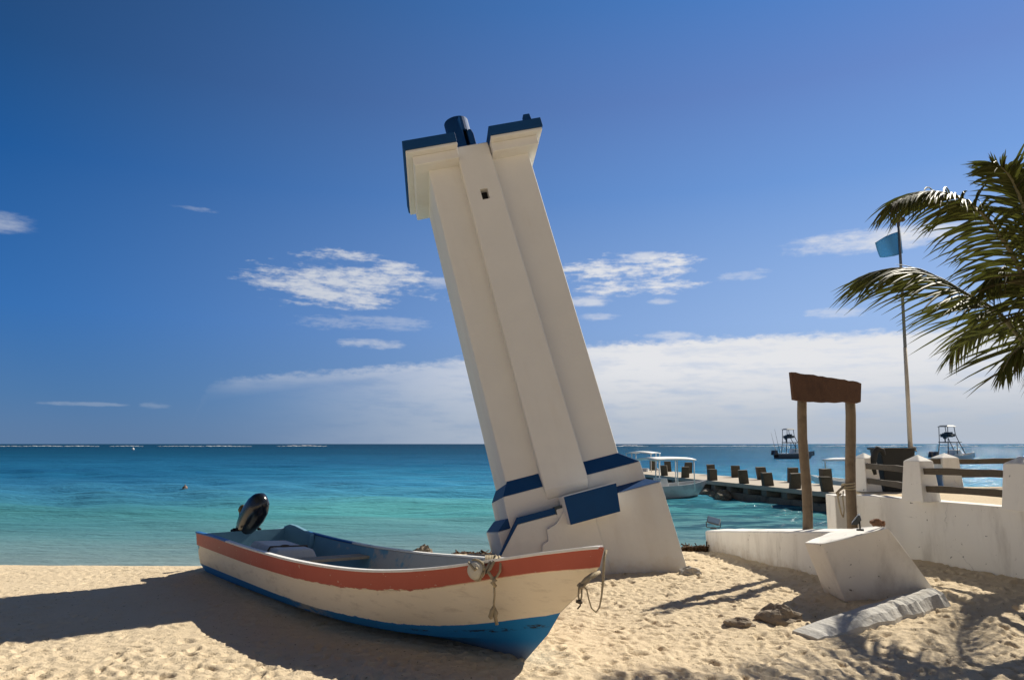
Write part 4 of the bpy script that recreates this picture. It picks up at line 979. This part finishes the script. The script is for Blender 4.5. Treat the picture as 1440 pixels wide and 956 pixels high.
# ------------------------------------------------------------------ palm
palm = empty('palm_tree', (6.62, 7.95, .97), label='coconut palm with drooping fronds reaching in from the right edge', cat='palm tree')
PC = Vector((6.25, 7.8, 2.72)); pb = Vector((6.62, 7.95, .97))
m = MB(); m.tube([(0, 0, -.3), (.03, .02, .4), (-.03, -.02, .9), (-.12, -.08, 1.4), tuple(PC-pb)], [.20, .16, .145, .14, .11], 14, jit=.05); m.build('trunk', M['trunk'], palm)
def frond(pts, ll=.62, droop=.75, dens=1.0, seed=0, wid=.014, mat='leaf', lift=.15, hang=.3, flat=.6):
    """rachis through pts (world), leaflets in pairs that lift, then hang"""
    rnd = random.Random(seed); P = [Vector(p) for p in pts]
    # Catmull-Rom
    def cr(t):
        n = len(P)-1; f = min(t*n, n-1e-6); i = int(f); u = f-i
        p0, p1, p2, p3 = P[max(i-1, 0)], P[i], P[i+1], P[min(i+2, n)]
        return .5*((2*p1)+(-p0+p2)*u+(2*p0-5*p1+4*p2-p3)*u*u+(-p0+3*p1-3*p2+p3)*u**3)
    L = sum((cr((i+1)/40)-cr(i/40)).length for i in range(40)); m = MB()
    m.tube([cr(i/24)-pb for i in range(25)], [.030*(1-i/25)+.004 for i in range(25)], 7, 1)
    n = int(L/.034*dens)
    for side in (-1, 1):
        for i in range(n):
            t = .10+.90*(i+rnd.random()*.6)/n; p = cr(min(t, .999)); tg = (cr(min(t+.02, 1))-cr(max(t-.02, 0))).normalized()
            up = Vector((0, 0, 1)); s_ = tg.cross(up).normalized()*side
            upn = s_.cross(tg)*side
            env = (math.sin(math.pi*min(1, .22+.72*t))**flat)
            l_ = ll*env*rnd.uniform(.8, 1.1); fw = .55+.75*t
            d0 = (s_*rnd.uniform(.62, .85) + tg*fw + upn*lift*rnd.uniform(-1.0, 1.6) - Vector((0, 0, 1))*hang*rnd.uniform(.5, 1.5)).normalized()
            drp = droop*rnd.uniform(.45, 1.2)
            q = p-pb; path = [q]; d = d0
            ns = 5
            for k in range(ns):
                q = q + d*l_/ns; path.append(q); d = (d + Vector((0, 0, -1))*drp/ns*(1+.1*k) + Vector((rnd.uniform(-1, 1), rnd.uniform(-1, 1), 0))*.03).normalized()
            wv = tg.cross(d0).normalized()
            wdir = (tg*.8+upn*.3).normalized()
            vs = []; ws = [.55, 1, .95, .75, .45, .04]
            for k, q in enumerate(path):
                dk = (path[min(k+1, ns)]-path[max(k-1, 0)]).normalized(); a = (wdir - dk*wdir.dot(dk)).normalized(); nn = dk.cross(a)
                w_ = wid*ws[k]*(.65+.5*env); vs += [q-a*w_+nn*w_*.45, q, q+a*w_+nn*w_*.45]
            fs = []
            for k in range(ns):
                a = k*3; fs += [(a, a+3, a+4, a+1), (a+1, a+4, a+5, a+2)]
            m.add(vs, fs, 0 if rnd.random() > .10 else 2, False)
    return m.build('frond', [M[mat], M['rachis'], M['leafdry']], palm, merge=False)
frond([PC, PY(1448, 485, 7.79), PY(1404, 440, 7.83), PY(1358, 413, 7.88), PY(1316, 389, 7.92), PY(1266, 377, 7.96), PY(1222, 384, 8.01)], 1.0, .40, .95, 1, hang=.58, wid=.0135, flat=.4)
frond([PC, PY(1462, 440, 7.48), PY(1430, 370, 7.31), PY(1400, 322, 7.17), PY(1367, 288, 7.04), PY(1330, 272, 6.91), PY(1292, 271, 6.83), PY(1256, 284, 6.74)], .68, 1.0, 1.15, 2, lift=.25, hang=.5, flat=.4, wid=.013)
frond([PC, PY(1475, 420, 7.26), PY(1450, 330, 7.00), PY(1432, 272, 6.83), PY(1414, 240, 6.69), PY(1396, 230, 6.65)], .5, .5, .9, 3, lift=.4)
frond([PC, PY(1490, 380, 7.35), PY(1472, 310, 7.09), PY(1458, 262, 6.91), PY(1440, 238, 6.83)], .5, .55, .8, 4)
frond([PC, PY(1470, 440, 7.70), PY(1440, 400, 7.66), PY(1412, 376, 7.61), PY(1388, 400, 7.57)], .7, 1.3, 1.0, 5, hang=.7)
frond([PC, PY(1466, 482, 7.75), PY(1444, 484, 7.75), PY(1424, 497, 7.75), PY(1410, 522, 7.75)], .55, .7, .9, 6, hang=.8)
for k, (az_, el_, L_) in enumerate([(20, 50, 2.5), (65, 35, 2.6), (110, 45, 2.4), (-20, 40, 2.4)]):
    a = R(az_); e = R(el_); h = Vector((math.cos(a), math.sin(a), 0))
    pts = [PC + h*L_*t*math.cos(e)*(1-.1*t) + Vector((0, 0, L_*(math.sin(e)*t*1.15-.75*t*t))) for t in (0, .2, .4, .6, .8, 1)]
    frond(pts, .7, .8, .9, 10+k)

# ------------------------------------------------------------------ pier and its stumps
pr = empty('pier', (9.0, 28, SEA), label='low concrete pier on dark stone footing running out to sea behind the wall', cat='pier')
def near_x(y): return 9.48-(y-22.3)*.235
PW = 2.85
m = MB(); P_L = [(near_x(y), y) for y in (15, 22, 30, 41)]; P_R = [(near_x(y)+PW, y) for y in (41, 30, 22, 15)]
loc_ = lambda poly: [(x_-9.0, y_-28) for x_, y_ in poly]
m.slab(loc_(P_L+P_R), .40, .55); m.build('deck', M['decktop'], pr, .02)
ftg = MB()
yv = 15.0
k = 0
while yv < 40.5:      # stone side wall with dark gaps under the deck
    y2 = yv+1.15
    for off in (0.06, PW-.46):
        ftg.slab(loc_([(near_x(yv)+off, yv), (near_x(yv)+off+.4, yv), (near_x(y2)+off+.4, y2), (near_x(y2)+off, y2)]), -.9, .20)
    yv += 1.15
    ftg.slab(loc_([(near_x(yv)+.03, yv-.26), (near_x(yv)+PW-.03, yv-.26), (near_x(yv)+PW-.03, yv+.26), (near_x(yv)+.03, yv+.26)]), .2005, .3995)
ftg.slab(loc_([(near_x(15)+.3, 15), (near_x(15)+PW-.3, 15), (near_x(41)+PW-.3, 40.9), (near_x(41)+.3, 40.9)]), -.95, .10, 1)
ftg.build('footing', [M['stonedark'], M['dark']], pr, .02)
tp = MB()
for i in range(26):   # boulders along the near foot where the little boat lies
    yv = random.uniform(27, 31); tp.blob((near_x(yv)-random.uniform(-.05, .45)-9, yv-28, random.uniform(-.12, .12)), random.uniform(.15, .33), 9, 6, rough=.5, seed=i, scale=(1.2, 1, .7))
tp.build('boulders', M['stonedark'], pr)
ends_near = ['nearest', 'second nearest', 'third nearest', 'fourth nearest', 'fifth nearest', 'sixth nearest', 'seventh nearest']
def stump(p, h, wd_, seed, label):
    m = MB(); rnd = random.Random(seed); lx, ly = rnd.uniform(-.07, .06), rnd.uniform(-.04, .04)
    m.hexa([(-wd_/2, -wd_/2, 0), (wd_/2, -wd_/2, 0), (wd_/2, wd_/2, 0), (-wd_/2, wd_/2, 0), (-wd_/2*.95+lx, -wd_/2*.95+ly, h*rnd.uniform(.95, 1.02)), (wd_/2*.95+lx, -wd_/2*.95+ly, h), (wd_/2*.95+lx, wd_/2*.95+ly, h*1.01), (-wd_/2*.95+lx, wd_/2*.95+ly, h)])
    o = m.build('mooring_stump', M['stump'], None, .012); o.location = (p[0], p[1], SEA+.549); o.rotation_euler = (0, 0, rnd.uniform(-.2, .2)-.1); tag(o, label, 'bollard', 'dark stumps along the edges of the pier'); return o
NEARP = [(1197, 16.5), (1147, 22.3), (1101, 23.9), (1062, 25.4), (1030, 26.9), (997, 29.2), (970, 31.5), (944, 33.5)]
for i, (px, yv) in enumerate(NEARP):
    x_ = near_x(yv)+.22
    if i == 0: continue
    lab = ['dark stump on the near edge of the pier just right of the left sign post', 'dark square stump on the near pier edge, first one left of the sign', 'dark square stump on the near pier edge, second one left of the sign',
           'dark square stump on the near pier edge, third one left of the sign', 'narrow stump on the near pier edge beyond the bow of the white moored boat', 'stump on the near pier edge seen under the front of the white boat canopy', 'stump on the near pier edge seen under the middle of the white boat canopy'][i-1]
    stump((x_, yv), random.uniform(.44, .52), random.uniform(.30, .36), i, lab)
FARP = [(1184, 24.0, 'low stump on the far pier edge half hidden by the right sign post'), (1157, 25.9, 'wide stump on the far pier edge between the two sign posts'), (1115, 27.8, 'tall stump on the far pier edge just left of the left sign post'), (1081, 29.8, 'stump on the far pier edge, second one left of the sign'), (1048, 31.8, 'stump on the far pier edge, third one left of the sign'), (1019, 33.9, 'stump on the far pier edge, fourth one left of the sign'), (993, 36.2, 'stump on the far pier edge right of the white canopy'), (952, 38.4, 'second farthest stump at the seaward end of the pier'), (935, 40.3, 'farthest small stump at the seaward end of the pier')]
for i, (px, yv, lab) in enumerate(FARP):
    stump((near_x(yv)+PW-.25, yv), random.uniform(.50, .60), random.uniform(.32, .38), 40+i, lab)

# ------------------------------------------------------------------ small open boats with canopies
def loft(L, Bm, h0, h1, bow_rise, mat, name, parent, sheer_drop=.0):
    m = MB(); n = 22; vs = []
    for i in range(n+1):
        t = i/n; bm_ = Bm/2*(.86+.14*math.sin(math.pi*t))*(1-max(0, (t-.45)/.55)**2.4) if t < 1 else .005
        zt = h0+(h1-h0)*t**2.2; se = 1-.10*0
        def X_(f): return t*L*(1-.13*(1-f))
        vs += [(X_(1), -bm_, zt), (X_(.75), -bm_*.95, zt*.6), (X_(.2), -bm_*.78, .0+.1*t**4), (X_(0), 0, -.15+.1*t**4), (X_(.2), bm_*.78, .0+.1*t**4), (X_(.75), bm_*.95, zt*.6), (X_(1), bm_, zt),
               (X_(1), max(0, bm_-.06), zt), (X_(1), max(0, bm_-.10)*.9, .16+.3*t**3), (X_(1), -max(0, bm_-.10)*.9, .16+.3*t**3), (X_(1), -max(0, bm_-.06), zt)]
    fs = []
    for i in range(n):
        for k in range(11): a = i*11; fs.append((a+k, a+11+k, a+11+(k+1) % 11, a+(k+1) % 11))
    fs += [tuple(range(11))]
    m.add(vs, fs, 0, False); return m.build(name, mat, parent)
def canopy_boat(name, loc, yaw, L, Bm, h0, h1, hull_m, can, label, cat='boat', group=None, motor=True, console=True, can_z=1.45):
    r = empty(name, loc, label=label, cat=cat, group=group); r.rotation_euler = (0, 0, yaw)
    loft(L, Bm, h0, h1, .2, hull_m, 'hull', r)
    x0, x1 = can; w2 = Bm*.47
    cn = MB(); n = 6; vs = []
    for i in range(n+1):
        for j in range(n+1):
            a, b_ = i/n, j/n; vs.append((x0+(x1-x0)*a, -w2+2*w2*b_, can_z+.07*math.sin(math.pi*b_)+.03*math.sin(math.pi*a)))
    fs = [(i*(n+1)+j, (i+1)*(n+1)+j, (i+1)*(n+1)+j+1, i*(n+1)+j+1) for i in range(n) for j in range(n)]
    cn.add(vs, fs, 0, True); c_ = cn.build('canopy', M['canvas'], r); s_ = c_.modifiers.new('t', 'SOLIDIFY'); s_.thickness = .05
    for xa in (x0+.1, (x0+x1)/2+.1, x1-.1):
        for sy in (-1, 1):
            MB().tube([(xa, sy*w2*.95, .25), (xa, sy*w2*.95, can_z)], .022, 6).build('canopy_post', M['whitegel'], r)
    if console:
        MB().frustum((L*.36, L*.50, -.28, .28), (L*.38, L*.46, -.25, .25), .12, .72).build('console', M['whitegel'], r, .02)
        MB().frustum((L*.22, L*.29, -.3, .3), (L*.22, L*.29, -.3, .3), .12, .45).build('seat', M['whitegel'], r, .02)
    if motor:
        mo = MB(); mo.frustum((-.35, .0, -.14, .14), (-.30, -.02, -.13, .13), .35, .75); mo.frustum((-.30, -.02, -.13, .13), (-.22, -.06, -.07, .07), .75, .85); mo.box(-.25, -.12, -.04, .04, -.5, .35); mo.build('motor', M['black'], r, .02)
    return r
p = PZ(906, 700, SEA); p2 = PZ(1010, 697.5, SEA)
yw = math.atan2(p2.y+.3-p.y, p2.x-p.x)
canopy_boat('moored_boat', (p.x-.75, p.y-.3, SEA), yw, 3.65, 1.35, .42, .62, M['graygel'], (.85, 2.75), 'small white boat with a flat white canopy moored beside the pier next to the tower', group='small canopy boats', can_z=1.42)
p = PZ(893, 664, SEA)
canopy_boat('moored_boat', (6.15, 37.0, SEA), R(62), 4.4, 1.5, .45, .65, M['whitegel'], (1.0, 2.8), 'farther boat whose white canopy shows just behind the tower shoulder', group='small canopy boats', can_z=1.52)
p = PZ(1165, 684, SEA)
canopy_boat('moored_boat', (14.9, 26.8, SEA), R(118), 4.6, 1.5, .45, .7, M['whitegel'], (.55, 3.4), 'boat with a long white canopy seen beyond the pier between the sign posts', group='small canopy boats', can_z=1.36)

# offshore fishing boats with a raised steering tower
def tower_boat(loc, yaw, L, hullm, label, rods):
    r = empty('fishing_boat', loc, label=label, cat='boat', group='fishing boats anchored offshore'); r.rotation_euler = (0, 0, yaw)
    loft(L, L*.30, .62, 1.05, .3, hullm, 'hull', r)
    MB().slab([(0.2, -.7), (L*.6, -.75), (L*.93, -.16), (L*.93, .16), (L*.6, .75), (.2, .7)], .66, .74).build('side_deck', M['whitegel'], r)
    MB().frustum((L*.38, L*.58, -.55, .55), (L*.42, L*.54, -.5, .5), .7, 1.35).build('console', M['whitegel'], r, .04)
    f = MB(); zt, zm = 2.1, 2.35
    for sy in (-.6, .6):
        f.tube([(L*.20, sy*1.1, .7), (L*.24, sy, 2.15), (L*.26, sy, 3.9)], .04, 6); f.tube([(L*.64, sy*1.1, .9), (L*.52, sy, 2.15), (L*.44, sy, 3.0), (L*.42, sy, 3.9)], .04, 6); f.tube([(L*.45, sy, .9), (L*.46, sy, 2.15)], .04, 6)
        f.tube([(L*.24, sy, 2.15), (L*.54, sy, 2.15)], .04, 6); f.tube([(L*.25, sy, 2.95), (L*.46, sy, 2.95)], .04, 6)
    for xx, zz in ((L*.24, 2.15), (L*.54, 2.15), (L*.25, 2.95), (L*.46, 2.95)): f.tube([(xx, -.6, zz), (xx, .6, zz)], .04, 6)
    f.build('tower_frame', M['darkmetal'], r)
    MB().box(L*.22, L*.58, -.66, .66, 2.16, 2.24).build('tower_floor', M['darkhull'], r, .02)
    tb = MB(); tb.frustum((L*.22, L*.48, -.72, .72), (L*.28, L*.42, -.5, .5), 3.9, 4.08); tb.build('tower_roof', M['darkhull'], r, .03)
    s = MB()
    for k in range(4): s.box(L*(.26+.05*k), L*(.295+.05*k), -.5, .5, 2.75+.06*(k % 2), 3.12+.1*((k*7) % 3))
    s.blob((L*.28, 0, 2.75), .22, 8, 6, rough=.4, seed=2); s.tube([(L*.28, 0, 2.24), (L*.28, 0, 2.8)], .07, 6); s.build('helm_seats', M['darkhull'], r)
    mo = MB()
    for sy in (-.35, .35): mo.frustum((-.5, .05, sy-.2, sy+.2), (-.4, .0, sy-.15, sy+.15), .5, 1.15)
    mo.build('motors', M['black'], r, .04)
    if rods:
        q = MB(); q.tube([(.3, -.5, .8), (-.5, -.9, 4.0)], [.03, .012], 5); q.tube([(.3, .5, .8), (-.1, .9, 3.6)], [.03, .012], 5); q.build('fishing_rods', M['darkmetal'], r)
    return r
p = PZ(1088, 645, SEA); tower_boat((p.x+.35, p.y, SEA), R(8), 5.6, M['darkhull'], 'dark hulled fishing boat with a steering tower offshore left of the sign post', True)
p = PZ(1311, 649.5, SEA); tower_boat((p.x+.4, p.y, SEA), R(14), 5.4, M['graygel'], 'pale fishing boat with a tall steering tower offshore above the fence', False)

# buoys
p = PZ(260, 688, SEA); m = MB(); m.blob((0, 0, .06), .11, 12, 8); m.tube([(0, 0, .14), (0, 0, .22)], .02, 6); o = m.build('mooring_buoy', pmat('buoy', (.22, .13, .09), .6, .5, 8, .1, chip=(.6, .5, .4), chamt=.16, chscale=6)); o.location = p; tag(o, 'small round brown mooring buoy floating off the stern of the beached boat', 'buoy')
p = PZ(187, 632.5, SEA); m = MB(); m.blob((0, 0, .25), .42, 10, 7); m.tube([(0, 0, .5), (0, 0, .9)], .07, 6); o = m.build('distant_buoy', M['canvas']); o.location = p; tag(o, 'tiny white buoy far out at the left near the reef', 'buoy')
bpy.context.view_layer.update()
